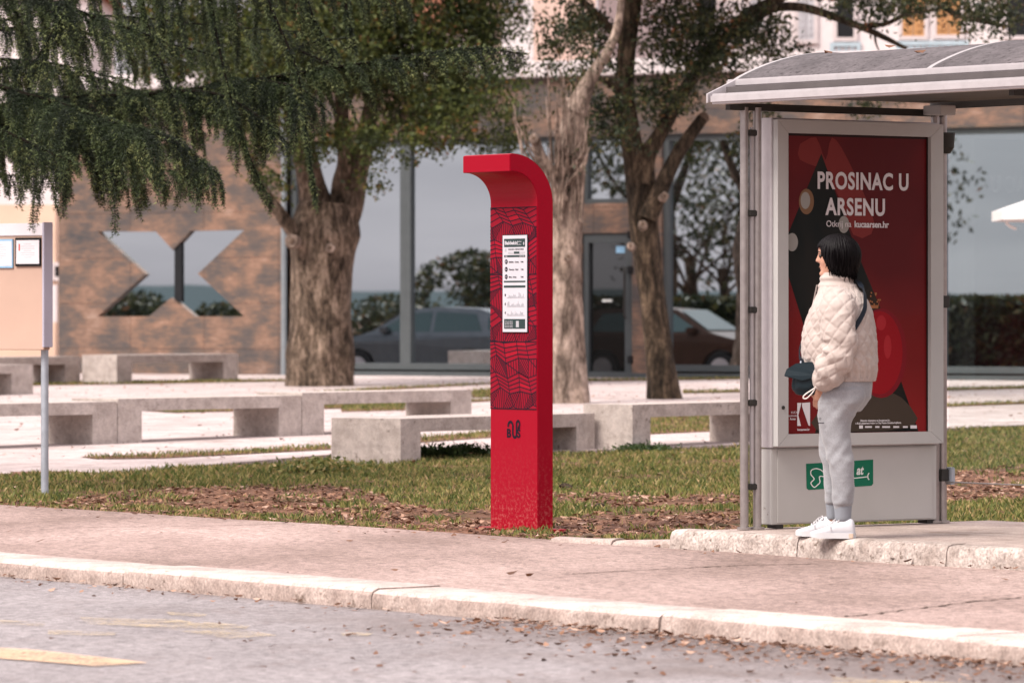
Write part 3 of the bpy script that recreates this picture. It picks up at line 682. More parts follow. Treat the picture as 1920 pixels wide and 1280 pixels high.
# ------------------------------------------------------------ red information pillar
kr = flat(1008, 996); KW = .50; KT = .115; KH = 2.282
kio = empty('bus_stop_pillar', kr-KU*KW, KA, label='tall red bus stop pillar with curved hood and electronic timetable', cat='pillar')
prof = [(KT, 0), (KT, 1.98)]
r1 = KH-1.98; cy = KT-r1
for i in range(1, 17): a = math.pi/2*i/16; prof.append((cy+r1*math.cos(a), 1.98+r1*math.sin(a)))
fy = -.205; prof[-1] = (min(cy, 0), KH)
prof += [(fy, KH-.006), (fy, KH-.108)]
cy2 = fy+.02; ri = -cy2
for i in range(0, 17): a = math.pi/2*(1-i/16); prof.append((cy2+ri*math.cos(a), KH-.108-ri+ri*math.sin(a)))
prof.append((0, 0))
mb = MB(); mb.prism(prof, lambda y, z: Vector((0, y, z)), lambda y, z: Vector((KW, y, z)))
mb.build('pillar_body', M['red'], kio, bevel=.003)
mb = MB(); mb.box(-.07, KW+.07, -.07, KT+.07, -.01, .012, .003); mb.build('base_plate', M['red'], kio)
zp0, zp1 = .735, 1.965                       # printed panel
mb = MB(); mb.box(.002, KW-.008, -.002, .01, zp0, zp1); pan = mb.build('printed_panel', M['panelred'], kio)
px0, px1 = .002, KW-.008
segs = []; cells = []; rr = random.Random(11)
rows = 12; rh = (zp1-zp0)/rows; cw = .118
def rowpts(k):
    rq = random.Random(100+k); return [(px0+(i-1+.5*(k % 2)+.27*((k*7) % 3))*cw+rq.uniform(-.018, .018), zp0+k*rh+rq.uniform(-.016, .016)+(.016 if i % 2 else -.014)) for i in range(9)]
RP = [rowpts(k) for k in range(rows+1)]
lerp = lambda a, b, t_: (a[0]+(b[0]-a[0])*t_, a[1]+(b[1]-a[1])*t_)
for k in range(rows):
    lo, hi = RP[k], RP[k+1]
    for i in range(8):
        if k % 2 == 1:                      # herringbone columns
            A, B, D, E = lo[i], lo[i+1], hi[i], hi[i+1]
            segs.append((A, D)); 
            for j in range(5): segs.append((lerp(A, D, j/4.), lerp(B, E, j/4.)))
            if rr.random() < .22: cells.append([lerp(A, D, .25), lerp(B, E, .25), lerp(B, E, .5), lerp(A, D, .5)])
            if rr.random() < .15: cells.append([lerp(A, D, .75), lerp(B, E, .75), E, D])
        else:                               # fans of hatched triangles
            A, B, D, E = lo[i], lo[i+1], hi[i], hi[i+1]
            segs += [(A, D), (A, B), (B, D), (D, E)]
            for j in (1, 2, 3, 4): segs.append((lerp(A, D, j/5), lerp(A, B, j/5)) if (i+k) % 2 else (lerp(B, D, j/5), lerp(A, D, 0) if 0 else lerp(B, A, j/5)))
            for j in (1, 2, 3, 4): segs.append((lerp(E, B, j/5), lerp(E, D, j/5)) if (i) % 2 else (lerp(D, B, j/5), lerp(D, E, j/5)))
for z_ in (zp0+.003, zp0+4*rh, zp0+8*rh, zp1-.003): segs.append(((px0, z_), (px1, z_)))
def clip(a, b):
    t0, t1 = 0., 1.; dx, dz = b[0]-a[0], b[1]-a[1]
    for p, q in ((-dx, a[0]-px0), (dx, px1-a[0]), (-dz, a[1]-zp0), (dz, zp1-a[1])):
        if abs(p) < 1e-9:
            if q < 0: return None
        else:
            r = q/p
            if p < 0: t0 = max(t0, r)
            else: t1 = min(t1, r)
    return None if t0 >= t1 else (lerp(a, b, t0), lerp(a, b, t1))
mb = MB(); li = 0
for a, b in segs:
    c_ = clip(a, b)
    if not c_: continue
    a, b = c_; d = Vector((b[0]-a[0], b[1]-a[1])); 
    if d.length < .004: continue
    d.normalize(); n_ = Vector((-d.y, d.x))*.0028; y_ = -.0026-.00002*(li % 40); li += 1
    mb.add([(a[0]+n_.x, y_, a[1]+n_.y), (a[0]-n_.x, y_, a[1]-n_.y), (b[0]-n_.x, y_, b[1]-n_.y), (b[0]+n_.x, y_, b[1]+n_.y)], [(0, 1, 2, 3)])
mb.build('pattern_lines', M['ink'], pan)
mb = MB()
for c_ in cells:
    if all(px0 <= p[0] <= px1 and zp0 <= p[1] <= zp1 for p in c_): mb.add([(p[0], -.0024, p[1]) for p in c_], [(0, 1, 2, 3)])
mb.build('pattern_fill', M['brightcell'], pan)
# electronic paper display
dx0, dx1, dz0, dz1 = .146, .404, 1.205, 1.793; dw, dh = dx1-dx0, dz1-dz0
mb = MB(); mb.box(dx0-.006, dx1+.004, -.009, 0, dz0-.004, dz1+.004, .002); disp = mb.build('display', M['black'], kio)
mb = MB(); mb.box(dx0, dx1, -.0115, -.008, dz0, dz1, .001); mb.build('display_face', M['paper'], disp)
def dbox(u0, u1, v0, v1, m, name, y=-.0130):
    mb = MB(); mb.box(dx0+u0*dw, dx0+u1*dw, y, -.0110, dz1-v1*dh, dz1-v0*dh); return mb.build(name, m, disp)
dbox(.07, .93, .035, .12, M['screen_dark'], 'header_bar'); dbox(.07, .93, .205, .225, M['screen_dark'], 'table_bar'); dbox(.24, .92, .168, .19, M['screen_grey'], 'date_bar')
dbox(.48, .70, .168, .19, M['screen_dark'], 'date_cell', -.0134)
dbox(.06, .94, .47, .485, M['screen_dark'], 'divider_bar'); dbox(.06, .94, .518, .54, M['screen_dark'], 'forecast_bar'); dbox(.07, .93, .865, .965, M['screen_dark'], 'footer_bar')
dbox(.56, .68, .885, .95, M['screen_grey'], 'footer_picture', -.0134); dbox(.10, .16, .135, .165, M['screen_grey'], 'line_icon')
def dtext(s_, u, v, size, m, bold=0, sx=1): return text(s_, 'display_text', size, m, disp, (dx0+u*dw, -.0138, dz1-v*dh), (R(90), 0, 0), bold, sx)
dtext('Baldekin', .10, .095, .030, M['paper'], .03, 1.35); dtext('ŠIBENIK', .60, .072, .009, M['paper'], .0, 1.6); dtext('autobus', .60, .10, .009, M['paper'], .0, 1.6); dtext('8', .86, .10, .024, M['paper'], .02)
dtext('ODLASCI / DEPARTURES', .24, .15, .010, M['ink'], .0, 1.5); dtext('LINIJA', .1, .222, .008, M['paper'], 0, 1.5); dtext('DOLAZAK', .70, .222, .008, M['paper'], 0, 1.5)
for i, (nn, tt, mi) in enumerate((('8', 'Baldekin - Centar', '0 min'), ('6', 'Meterize - Vidici', '3 min'), ('4', 'Bilice - Dolac', '9 min'))):
    v_ = .272+i*.078
    mb = MB(); mb.cyl((dx0+.155*dw, -.0130, dz1-v_*dh), (dx0+.155*dw, -.0112, dz1-v_*dh), .0145, n=20); mb.build('line_disc', M['ink'], disp)
    text(nn, 'display_text', .018, M['paper'], disp, (dx0+.155*dw-.005, -.0138, dz1-v_*dh-.006), (R(90), 0, 0), .02)
    dtext(tt, .27, v_+.010, .0125, M['ink'], 0, 1.2); dtext(mi, .76, v_+.010, .014, M['ink'], 0, .9)
rr = random.Random(4)
for i in range(3):
    mb = MB(); v0 = .64+i*.092
    for j in range(22):
        h = abs(math.sin(j*.5+i))*rr.uniform(.2, 1)*.055; u0 = .20+j*.031; mb.box(dx0+u0*dw, dx0+(u0+.018)*dw, -.0130, -.0110, dz1-v0*dh, dz1-(v0-h)*dh)
    mb.box(dx0+.18*dw, dx0+.90*dw, -.0130, -.0110, dz1-(v0+.006)*dh, dz1-v0*dh-.0002); mb.build('bar_chart', M['screen_grey'], disp)
    dtext(('8', '6', '4')[i], .10, v0-.012, .02, M['ink'], .02)
for i in range(5): dtext('informacije o prijevozu', .11, .893+i*.015, .0075, M['paper'], 0, 1.2)
# BUS emblem : lettering with looping tubes above
lx, lz = .175, .565
for ch, x_ in (('B', 0), ('S', .108)): text(ch, 'bus_lettering', .072, M['ink'], kio, (lx+x_, -.0015, lz), (R(90), 0, 0), .035, 1.12)
cu_pts = [(.066, .058), (.066, .02), (.074, .004), (.086, .0), (.098, .004), (.104, .02), (.104, .08), (.110, .094), (.122, .10), (.134, .092), (.138, .078), (.130, .066), (.128, .055)]
cu2 = [(.018, .062), (.018, .076), (.026, .088), (.042, .093), (.058, .086), (.066, .072), (.066, .05)]
def ribbon(pts, w, y, name, m, parent, conv):
    P = smoothpath([(a, b, 0) for a, b in pts], 5); mb = MB(); vs = []
    for i, p in enumerate(P):
        d = (P[min(i+1, len(P)-1)]-P[max(i-1, 0)]).normalized(); n_ = Vector((-d.y, d.x, 0))*w/2
        vs += [conv(p.x+n_.x, p.y+n_.y), conv(p.x-n_.x, p.y-n_.y)]
    mb.add(vs, [(2*i, 2*i+1, 2*i+3, 2*i+2) for i in range(len(P)-1)]); return mb.build(name, m, parent)
ribbon(cu_pts, .016, 0, 'bus_emblem', M['ink'], kio, lambda a, b: (lx+a, -.0020, lz+b)); ribbon(cu2, .016, 0, 'bus_emblem', M['ink'], kio, lambda a, b: (lx+a, -.0022, lz+b))
mb = MB(); mb.add([(lx+.112, -.002, lz+.062), (lx+.146, -.002, lz+.062), (lx+.129, -.002, lz+.044)], [(0, 1, 2)]); mb.build('bus_emblem', M['ink'], kio)

# ------------------------------------------------------------ bus shelter
SA = R(-52.5); SU = Vector((math.cos(SA), math.sin(SA), 0)); SP = Vector((-math.sin(SA), math.cos(SA), 0)); SO = Vector((1.30, 27.86, 0)); PZ = .11
def sp3(u, p, z=0): v = SO+SU*u+SP*p; return Vector((v.x, v.y, z))
# platform slab with white-washed kerb stones
mb = MB(); mb.box(-.14, 7.5, -.24, 2.0, -.3, PZ-.004, 0, Matrix.Translation(SO) @ Matrix.Rotation(SA, 4, 'Z')); tag(mb.build('platform', M['platform']), kind='structure')
kerb_run('platform_kerb', -.19, 7.5, -.39, -.238, PZ+.002, -.05, M['pkerb'], 1.05, 5, org=lambda a, b, c_: sp3(a, b, c_))
kerb_run('edging_stone', -1.35, -.20, -.33, -.22, .045, -.05, M['platform'], .62, 8, org=lambda a, b, c_: sp3(a, b, c_+max(0, (a+1.0))*.045-.02))
sh = empty('bus_shelter', sp3(0, 0, PZ), SA, label='silver bus shelter with arched grey roof at the right', cat='bus shelter')
z_ = lambda v: v-PZ
RL = 4.9; RX0 = -.15
def pole(u, p, z1=2.47, r=.024):
    mb = MB(); mb.tube([(u, p, 0), (u, p, z_(z1))], r, 20); o = mb.build('pole', M['steel'], sh, smooth=True)
    mb = MB(); mb.cyl((u, p, 0), (u, p, .012), r*1.7, n=20); mb.build('foot_ring', M['steel'], o, smooth=True); return o
for u, p in ((0, 0), (.012, .085), (0, 1.5), (-.0, 1.44), (2.3, 1.5), (4.6, 1.5), (4.6, 0)): pole(u, p)
for p0 in (0,):
    for zz in (2.31, 1.86, 1.32, .80, .33):
        mb = MB(); mb.box(-.02, .03, p0+.015, p0+.075, z_(zz), z_(zz)+.035, .004); mb.build('clamp', M['darkmetal'], sh)
mb = MB(); mb.box(.004, .02, .035, .05, z_(.33), z_(2.36)); mb.build('glass_channel', M['alu'], sh)
for zz in (1.35, .35):
    mb = MB(); mb.box(-.03, .03, 1.46, 1.53, z_(zz), z_(zz)+.07, .005); mb.build('clamp', M['darkmetal'], sh)
mb = MB(); mb.cyl((.02, 1.5, z_(2.275)), (.02, 1.5, z_(2.36)), .052, .058, n=20); mb.cyl((.02, 1.5, z_(2.24)), (.02, 1.5, z_(2.275)), .03, .052, n=20); mb.build('lamp_fitting', M['darkmetal'], sh, smooth=True)
# roof
def arc(t_):                                 # t 0..1 from front eave to back eave
    p = 0.0+1.5*t_; return p, 2.61+.185*math.sin(math.pi*min(1, max(0, t_)))**.85
N = 28; A = [arc(i/N) for i in range(N+1)]
prof = [(p, z) for p, z in A]+[(p, z-.022) for p, z in reversed(A)]
mb = MB(); mb.prism(prof, lambda p, z: Vector((RX0+.035, p, z_(z))), lambda p, z: Vector((RX0+RL-.01, p, z_(z)))); mb.build('roof_sheet', M['roof'], sh)
for k in range(4):
    u = RX0+.03+k*1.61; w_ = .035
    pr = [(p, z+.010) for p, z in A]+[(p, z-.030) for p, z in reversed(A)]
    mb = MB(); mb.prism(pr, lambda p, z: Vector((u, p, z_(z))), lambda p, z: Vector((u+w_, p, z_(z)))); mb.build('roof_rib', M['ribm'], sh)
mb = MB(); mb.box(RX0+.03, RX0+RL, -.035, .012, z_(2.585), z_(2.628), .008); mb.build('eave_rail', M['alu'], sh)
mb = MB(); mb.box(RX0+.10, RX0+RL-.02, -.10, -.03, z_(2.54), z_(2.583)); mb.build('gutter_channel', M['gutter'], sh)  # dark colour paints in the shadow gap below the eave rail
mb = MB(); mb.box(RX0+.125, RX0+RL, -.235, -.13, z_(2.482), z_(2.540), .012); mb.build('front_rail', M['alu'], sh)
mb = MB(); mb.prism([(-.235, 2.49), (-.235, 2.54), (-.03, 2.625), (.03, 2.62), (.03, 2.59), (-.02, 2.56)], lambda p, z: Vector((RX0+.10, p, z_(z))), lambda p, z: Vector((RX0+.113, p, z_(z)))); mb.build('end_plate', M['alu'], sh)
mb = MB(); mb.box(RX0+.02, RX0+RL, 1.51, 1.56, z_(2.50), z_(2.60), .008); mb.build('rear_rail', M['under'], sh)
for k in (0.0, 2.3, 4.6):
    mb = MB(); mb.box(k-.02, k+.02, -.12, 1.49, z_(2.452), z_(2.492)); mb.build('cross_beam', M['darkmetal'], sh)
mb = MB(); mb.box(.05, .20, 1.30, 1.42, z_(2.455), z_(2.51), .004); mb.build('bracket', M['pale'], sh)
mb = MB()
for i in range(N):                            # ceiling sheet under the arch
    pass
mb.box(RX0+.05, RX0+RL-.05, .35, 1.48, z_(2.535), z_(2.545)); mb.build('ceiling_panel', M['under'], sh)
# glass back wall with fine dots
mb = MB(); mb.box(.06, 2.25, 1.495, 1.503, z_(.42), z_(2.40)); gp = mb.build('glass_panel', M['clear'], sh)
mb = MB(); mb.box(2.35, 4.55, 1.495, 1.503, z_(.42), z_(2.40)); mb.build('glass_panel', M['clear'], sh)
mb = MB(); mb.tube([(0, 1.5, z_(.345)), (4.6, 1.5, z_(.345))], .004, 8); mb.build('wire_rail', M['steel'], sh)
mb = MB(); mb.box(-.01, .045, 1.52, 1.56, z_(.33), z_(.43), .006); mb.build('clamp', M['galv'], sh)
# timetable light box standing across the end
lb = empty('light_box', sp3(0, 0, PZ), SA, label='illuminated advertising case with red poster closing the end of the bus shelter', cat='advert case')
def pp(px, py, u=.085):
    """poster pixel to (p, z) on the plane u"""
    k = (px-960)/FPX; B = SO+SU*u; p = (k*B.y-B.x)/(SP.x-k*SP.y); Y = B.y+SP.y*p; return p, HC-(py-HZ)*Y/FPX-PZ
mb = MB(); mb.box(-.075, .030, .175, 1.425, .022, z_(.560), .004); cabn = mb.build('cabinet', M['cabinet'], lb)
mb = MB(); mb.box(.030, .036, .215, 1.385, .03, z_(.55), .001); mb.build('access_panel', M['cabinet'], lb)
for p_ in (.22, 1.36):
    mb = MB(); mb.box(-.06, .02, p_, p_+.05, 0, .022); mb.build('foot', M['darkmetal'], lb)
mb = MB(); mb.box(-.085, .045, .165, 1.43, z_(.563), z_(2.415), .004); mb.build('case', M['alu'], lb)
P0, P1, Z0, Z1 = .250, 1.328, z_(.640), z_(2.330)
O0, O1, OZ0, OZ1 = .172, 1.425, z_(.572), z_(2.405)
fr = MB()
for q in ([(O0, OZ0), (P0, Z0), (P0, Z1), (O0, OZ1)], [(O1, OZ0), (O1, OZ1), (P1, Z1), (P1, Z0)], [(O0, OZ1), (P0, Z1), (P1, Z1), (O1, OZ1)], [(O0, OZ0), (O1, OZ0), (P1, Z0), (P0, Z0)]):
    cx_ = sum(a for a, b in q)/4; cz_ = sum(b for a, b in q)/4
    q = [(cx_+(a-cx_)*.9985, cz_+(b-cz_)*.9985) for a, b in q]
    fr.prism(q, lambda p, z: Vector((.048, p, z)), lambda p, z: Vector((.088, p, z)))
fr.build('door_frame', M['pale'], lb)
for q in ((.19, .70), ):
    mb = MB(); mb.cyl((.088, q[0]+.02, q[1]-.02), (.093, q[0]+.02, q[1]-.02), .011, n=14); mb.build('lock', M['darkmetal'], lb)
mb = MB(); mb.box(.050, .060, P0-.01, P1+.01, Z0-.01, Z1+.01); pos = mb.build('poster', M['pred'], lb)
pl = [.0602]
def ppoly(pts, m, name, sm=0):
    """flat printed shape on the poster, outline in photo pixels"""
    Q = [pp(x, y, .06) for x, y in pts]
    if sm: Q = [(v.x, v.y) for v in smoothpath([(a, b, 0) for a, b in Q+[Q[0]]], sm)][:-1]
    # clip to sheet
    Q = [(min(max(a, P0+.002), P1-.002), min(max(b, Z0+.002), Z1-.002)) for a, b in Q]
    x_ = pl[0]; pl[0] += .00012
    mb = MB(); tri = tessellate_polygon([[Vector((a, b, 0)) for a, b in Q]]); mb.add([(x_, a, b) for a, b in Q], [tuple(t_) for t_ in tri]); return mb.build(name, m, pos)
def ellipse(cx, cy, rx, ry, n=28): return [(cx+rx*math.cos(2*math.pi*i/n), cy+ry*math.sin(2*math.pi*i/n)) for i in range(n)]
ppoly([(1500, 270), (1530, 258), (1548, 300), (1560, 258), (1590, 300), (1640, 420), (1600, 440), (1555, 330), (1500, 300)], M['pink2'], 'printed_glow', 3)
ppoly([(1540, 288), (1606, 470), (1660, 600), (1690, 716), (1722, 812), (1528, 812), (1547, 740), (1466, 500), (1466, 450)], M['pgreen'], 'printed_star')
ppoly([(1545, 760), (1580, 745), (1640, 735), (1690, 745), (1712, 800), (1530, 805)], M['pwood'], 'printed_table', 3)
ppoly(ellipse(1512, 378, 14, 24), M['pglow'], 'printed_halo'); ppoly(ellipse(1510, 376, 9, 16), M['pbokeh'], 'printed_light')
ppoly(ellipse(1582, 421, 10, 16), M['pbokeh'], 'printed_light'); ppoly(ellipse(1485, 454, 11, 17), M['pbokeh'], 'printed_light')
ppoly(ellipse(1652, 662, 48, 84), M['pball3'], 'printed_ring'); ppoly(ellipse(1649, 661, 43, 78), M['pball'], 'printed_bauble'); ppoly(ellipse(1652, 605, 9, 14), M['pball2'], 'printed_highlight'); ppoly(ellipse(1664, 650, 7, 22), M['pball2'], 'printed_highlight')
ppoly([(1628, 558), (1632, 572), (1646, 572), (1650, 558), (1646, 578), (1632, 578)], M['pgold'], 'printed_crown')
rr = random.Random(3)
for i in range(14): cx_, cy_ = 1638+rr.uniform(-12, 12), 566+rr.uniform(-18, 12); ppoly(ellipse(cx_, cy_, 1.6, 1.8, 6), M['pgold'], 'printed_sparkle')
ppoly([(1466, 244), (1750, 252), (1750, 262), (1466, 254)], M['pedge'], 'printed_edge'); ppoly([(1736, 250), (1748, 250), (1748, 815), (1736, 815)], M['pedge'], 'printed_edge')
def ptext(s_, px, py, hpx, m, bold, sx, align='LEFT', track=1):
    p, z = pp(px, py, .06); size = hpx*28.4/FPX/.69
    return text(s_, 'poster_lettering', size, m, pos, (pl[0]+.0006, p, z), (R(90), 0, R(90)), bold, sx, align, .0003, 0, track)
ptext('PROSINAC U', 1531, 353, 30, M['pwhite'], .03, .85, 'LEFT', 1.09); ptext('ARSENU', 1548, 402, 30, M['pwhite'], .03, .86, 'LEFT', 1.09)
ptext('Otkrij na', 1548, 425, 11.5, M['pwhite'], .0, 1.02); ptext('kucaarsen.hr', 1601, 426, 11.5, M['pwhite'], .028, 1.0)
pl[0] += .0003
ppoly([(1494, 755), (1502, 755), (1496, 778), (1501, 798), (1494, 798)], M['pwhite'], 'printed_logo'); ppoly([(1503, 755), (1518, 754), (1518, 798), (1515, 797), (1503, 762)], M['pwhite'], 'printed_logo')
ptext('KUĆA', 1482, 775, 4, M['pwhite'], 0, 1); ptext('umjetnosti', 1474, 781, 4, M['pwhite'], 0, 1); ptext('Arsen', 1480, 787, 4, M['pwhite'], .02, 1)
ptext('kucaarsen.hr', 1494, 807, 4, M['pwhite'], .02, 1)
ptext('Ulaznice dostupne na kucaarsen.hr,', 1612, 790, 3.6, M['pwhite'], .02, 1.0); ptext('u Kući umjetnosti Arsen i u City Pointu Gradske knjižnice.', 1603, 795, 3.4, M['pwhite'], .02, .98)
for x_, w_ in ((1610, 7), (1621, 13), (1640, 8), (1653, 15), (1674, 11), (1692, 9), (1706, 12)):
    h_ = 1.6 if w_ != 7 and w_ != 12 else 3; ppoly([(x_, 800-h_), (x_+w_, 800-h_), (x_+w_, 800+h_), (x_, 800+h_)], M['pwhite'], 'printed_logo')
# green sticker on the cabinet
def cpoly(pts, m, name, x_): 
    Q = [pp(x, y, .036) for x, y in pts]; mb = MB(); tri = tessellate_polygon([[Vector((a, b, 0)) for a, b in Q]]); mb.add([(x_, a, b) for a, b in Q], [tuple(t_) for t_ in tri]); return mb.build(name, m, stk if name != 'sticker' else lb)
stk = cpoly([(1511, 869), (1637, 861), (1637, 906), (1634, 910), (1516, 918), (1512, 915)], M['green'], 'sticker', .0375)
def cconv(a, b): p, z = pp(a, b, .036); return (.0385, p, z)
ribbon([(1538, 880), (1530, 878), (1521, 881), (1520, 889), (1526, 897), (1522, 902), (1520, 906), (1526, 913), (1533, 908), (1537, 903), (1536, 893), (1545, 893)], 1.8, 0, 'sticker_outline', M['sticker_white'], stk, cconv)
ribbon([(1538, 880), (1545, 886), (1549, 891)], 1.6, 0, 'sticker_outline', M['sticker_white'], stk, cconv); ribbon([(1550, 899), (1590, 897), (1628, 893)], 1.8, 0, 'sticker_outline', M['sticker_white'], stk, cconv)
ribbon([(1629, 886), (1626, 893), (1629, 899)], 1.8, 0, 'sticker_outline', M['sticker_white'], stk, cconv)
p, z = pp(1605, 889, .036); text('at', 'sticker_lettering', 13*28.4/FPX/.55, M['sticker_white'], stk, (.0390, p, z), (R(90), 0, R(90)), .03, .9, 'LEFT', .0003, .25)
# leaves lying on the roof
for i, (u, p, lab) in enumerate(((1.15, .28, 'brown leaf on the shelter roof left of its second rib'), (2.0, .55, 'curled leaf on the shelter roof just right of its second rib'), (.55, .60, 'pale leaf near the crown of the shelter roof'), (.2, .45, 'small leaf on the shelter roof nearest its left end'), (1.85, .62, 'leaf high on the shelter roof above the rib'), (2.1, .30, 'small brown leaf low on the right part of the shelter roof'))):
    zz = arc(p/1.5)[1]+.012; v = sp3(u, p, zz); a = i*1.3
    mb = MB(); L = .07; pts = [(-L/2, 0, .012), (-L*.2, L*.2, .0), (L*.25, L*.17, .004), (L/2, 0, .018), (L*.2, -L*.2, .002), (-L*.2, -L*.16, .008)]
    mb.add(pts, [(0, 1, 2, 3), (0, 3, 4, 5)]); o = mb.build('fallen_leaf', M['litter'], loc=v, rot=(.1, 0, a)); tag(o, lab, 'leaf', 'leaves on the shelter roof')

# ------------------------------------------------------------ notice board
nb0 = flat(72, 925); NA = R(-36)
nb = empty('notice_board', nb0, NA, label='beige notice board on grey posts at the left edge', cat='notice board')
ys = FPX/nb0.y; zt_, zb_ = HC+(HZ-417)/ys, HC-(656-HZ)/ys
w = 1.7; xr = .078
mb = MB(); mb.box(xr-w, xr, -.03, .04, zb_, zt_-.10, .004); mb.build('board', M['beige'], nb)
mb = MB(); mb.box(xr-w, xr, -.038, .04, zt_-.098, zt_-.006, .004); mb.build('header', M['boardwhite'], nb)
mb = MB(); mb.box(xr+.001, xr+.020, -.05, .05, zb_+.02, zt_, .003); mb.box(xr-w-.02, xr-w-.001, -.05, .05, zb_+.02, zt_, .003); mb.build('side_frame', M['boardframe'], nb)
for x_ in (0.0, -w+.16):
    mb = MB(); mb.tube([(x_, .07, -.1), (x_, .07, zb_+.5)], .028, 16); mb.build('post', M['galv'], nb, smooth=True)
def notice(x0, x1, y0, y1, m, lab, red):
    # px on board plane
    def conv(px, py):
        k = (px-960)/FPX; d = Vector((math.cos(NA), math.sin(NA))); n_ = Vector((-math.sin(NA), math.cos(NA)))*-.035
        bx, by = nb0.x+n_.x, nb0.y+n_.y; s_ = (k*by-bx)/(d.x-k*d.y); Y = by+d.y*s_; return s_, HC-(py-HZ)*Y/FPX
    a, zt1 = conv(x0, y0); b, zb1 = conv(x1, y1)
    o = empty('notice', nb0+Vector((0, 0, 0)), NA, label=lab, cat='notice', group='notices on the board')
    mb = MB(); mb.box(a, b, -.044, -.0385 if 0 else -.031, zb1, zt1); mb.build('backing', m, o)
    mg = .018 if m == M['black'] else .014
    mb = MB(); mb.box(a+mg*.6, b-mg*.6, -.0455, -.0435, zb1+mg, zt1-mg); sh_ = mb.build('sheet', M['boardwhite'], o)
    for i in range(7):
        zz = zt1-mg-.03-i*.016; mb = MB(); ww = (b-a)*(.55 if i % 3 else .3); mb.box((a+b)/2-ww/2, (a+b)/2+ww/2, -.0462, -.0452, zz, zz+.0025); mb.build('printed_line', M['screen_grey'], sh_)
    if red: mb = MB(); mb.box(a+.035, a+.048, -.0463, -.0452, zt1-.095, zt1-.045); mb.build('red_mark', M['redink'], sh_)
notice(-26, 25, 449, 502, M['bluepaper'], 'white notice with pale blue border on the beige board', False)
notice(30, 77, 446, 499, M['black'], 'white notice in a black frame at the right of the beige board', True)

# ------------------------------------------------------------ white parasol at the right edge
pa = at(1870, 396, 60); px_ = pa.x+1.80
par = empty('parasol', (px_, 61.2, hz(px_, 61.2)+.03), 0, label='white cafe parasol reaching in from the right edge', cat='parasol')
gz_ = hz(px_, 61.2)+.03; ze = pa.z-gz_
mb = MB(); h_ = 1.72; n = 8
ring = [(h_*math.cos(2*math.pi*(i+.5)/n)*1.06, h_*math.sin(2*math.pi*(i+.5)/n)*1.06) for i in range(n)]
vs = [(a, b, ze+.03) for a, b in ring]+[(a, b, ze-.09) for a, b in ring]+[(0, 0, ze+.62)]
mb.add(vs, [(i, (i+1) % n, 16) for i in range(n)]+[(n+i, n+(i+1) % n, (i+1) % n, i) for i in range(n)])
cn = mb.build('canopy', M['canvas'], par); so = cn.modifiers.new('thick', 'SOLIDIFY'); so.thickness = .01
mb = MB(); mb.tube([(0, 0, 0), (0, 0, ze+.6)], .03, 12); mb.build('pole', M['alu'], par, smooth=True)
mb = MB(); mb.box(-.4, .4, -.4, .4, -.02, .06, .01); mb.build('base', M['frame'], par)
mb = MB(); mb.tube(smoothpath([(-1.55, -.3, ze-.05), (-1.60, -.3, ze-.12), (-1.55, -.3, ze-.17), (-1.48, -.3, ze-.2)], 4), .02, 6); mb.build('tie_cord', M['canvas'], par)
# ------------------------------------------------------------ what stands across the road (seen mirrored in the windows)
BV = Vector((math.cos(BA), math.sin(BA), 0)); BN = Vector((math.sin(BA), -math.cos(BA), 0))
def refl(px, t_, z=None):
    Y = bY(px); W = Vector(((px-960)*Y/FPX, Y, 0)); d = W.normalized(); r = d-BN*2*d.dot(BN); return W+r*t_
def refl_q(px, q):
    a = refl(px, 0); b = refl(px, 1); qa, qb = qof(a.x, a.y), qof(b.x, b.y); return a+(b-a)*((q-qa)/(qb-qa))
M['carpaint'] = simple('car_paint_grey', (.10, .112, .122, 1), .22, .55); M['carpaint2'] = simple('car_paint_copper', (.045, .024, .016, 1), .3, .4)
M['tyre'] = simple('tyre', (.02, .02, .02, 1), .8); M['rim'] = simple('rim', (.45, .45, .47, 1), .3, .8); M['tail'] = simple('tail_light', (.5, .01, .01, 1), .2); M['head'] = simple('head_light', (.7, .72, .75, 1), .15)
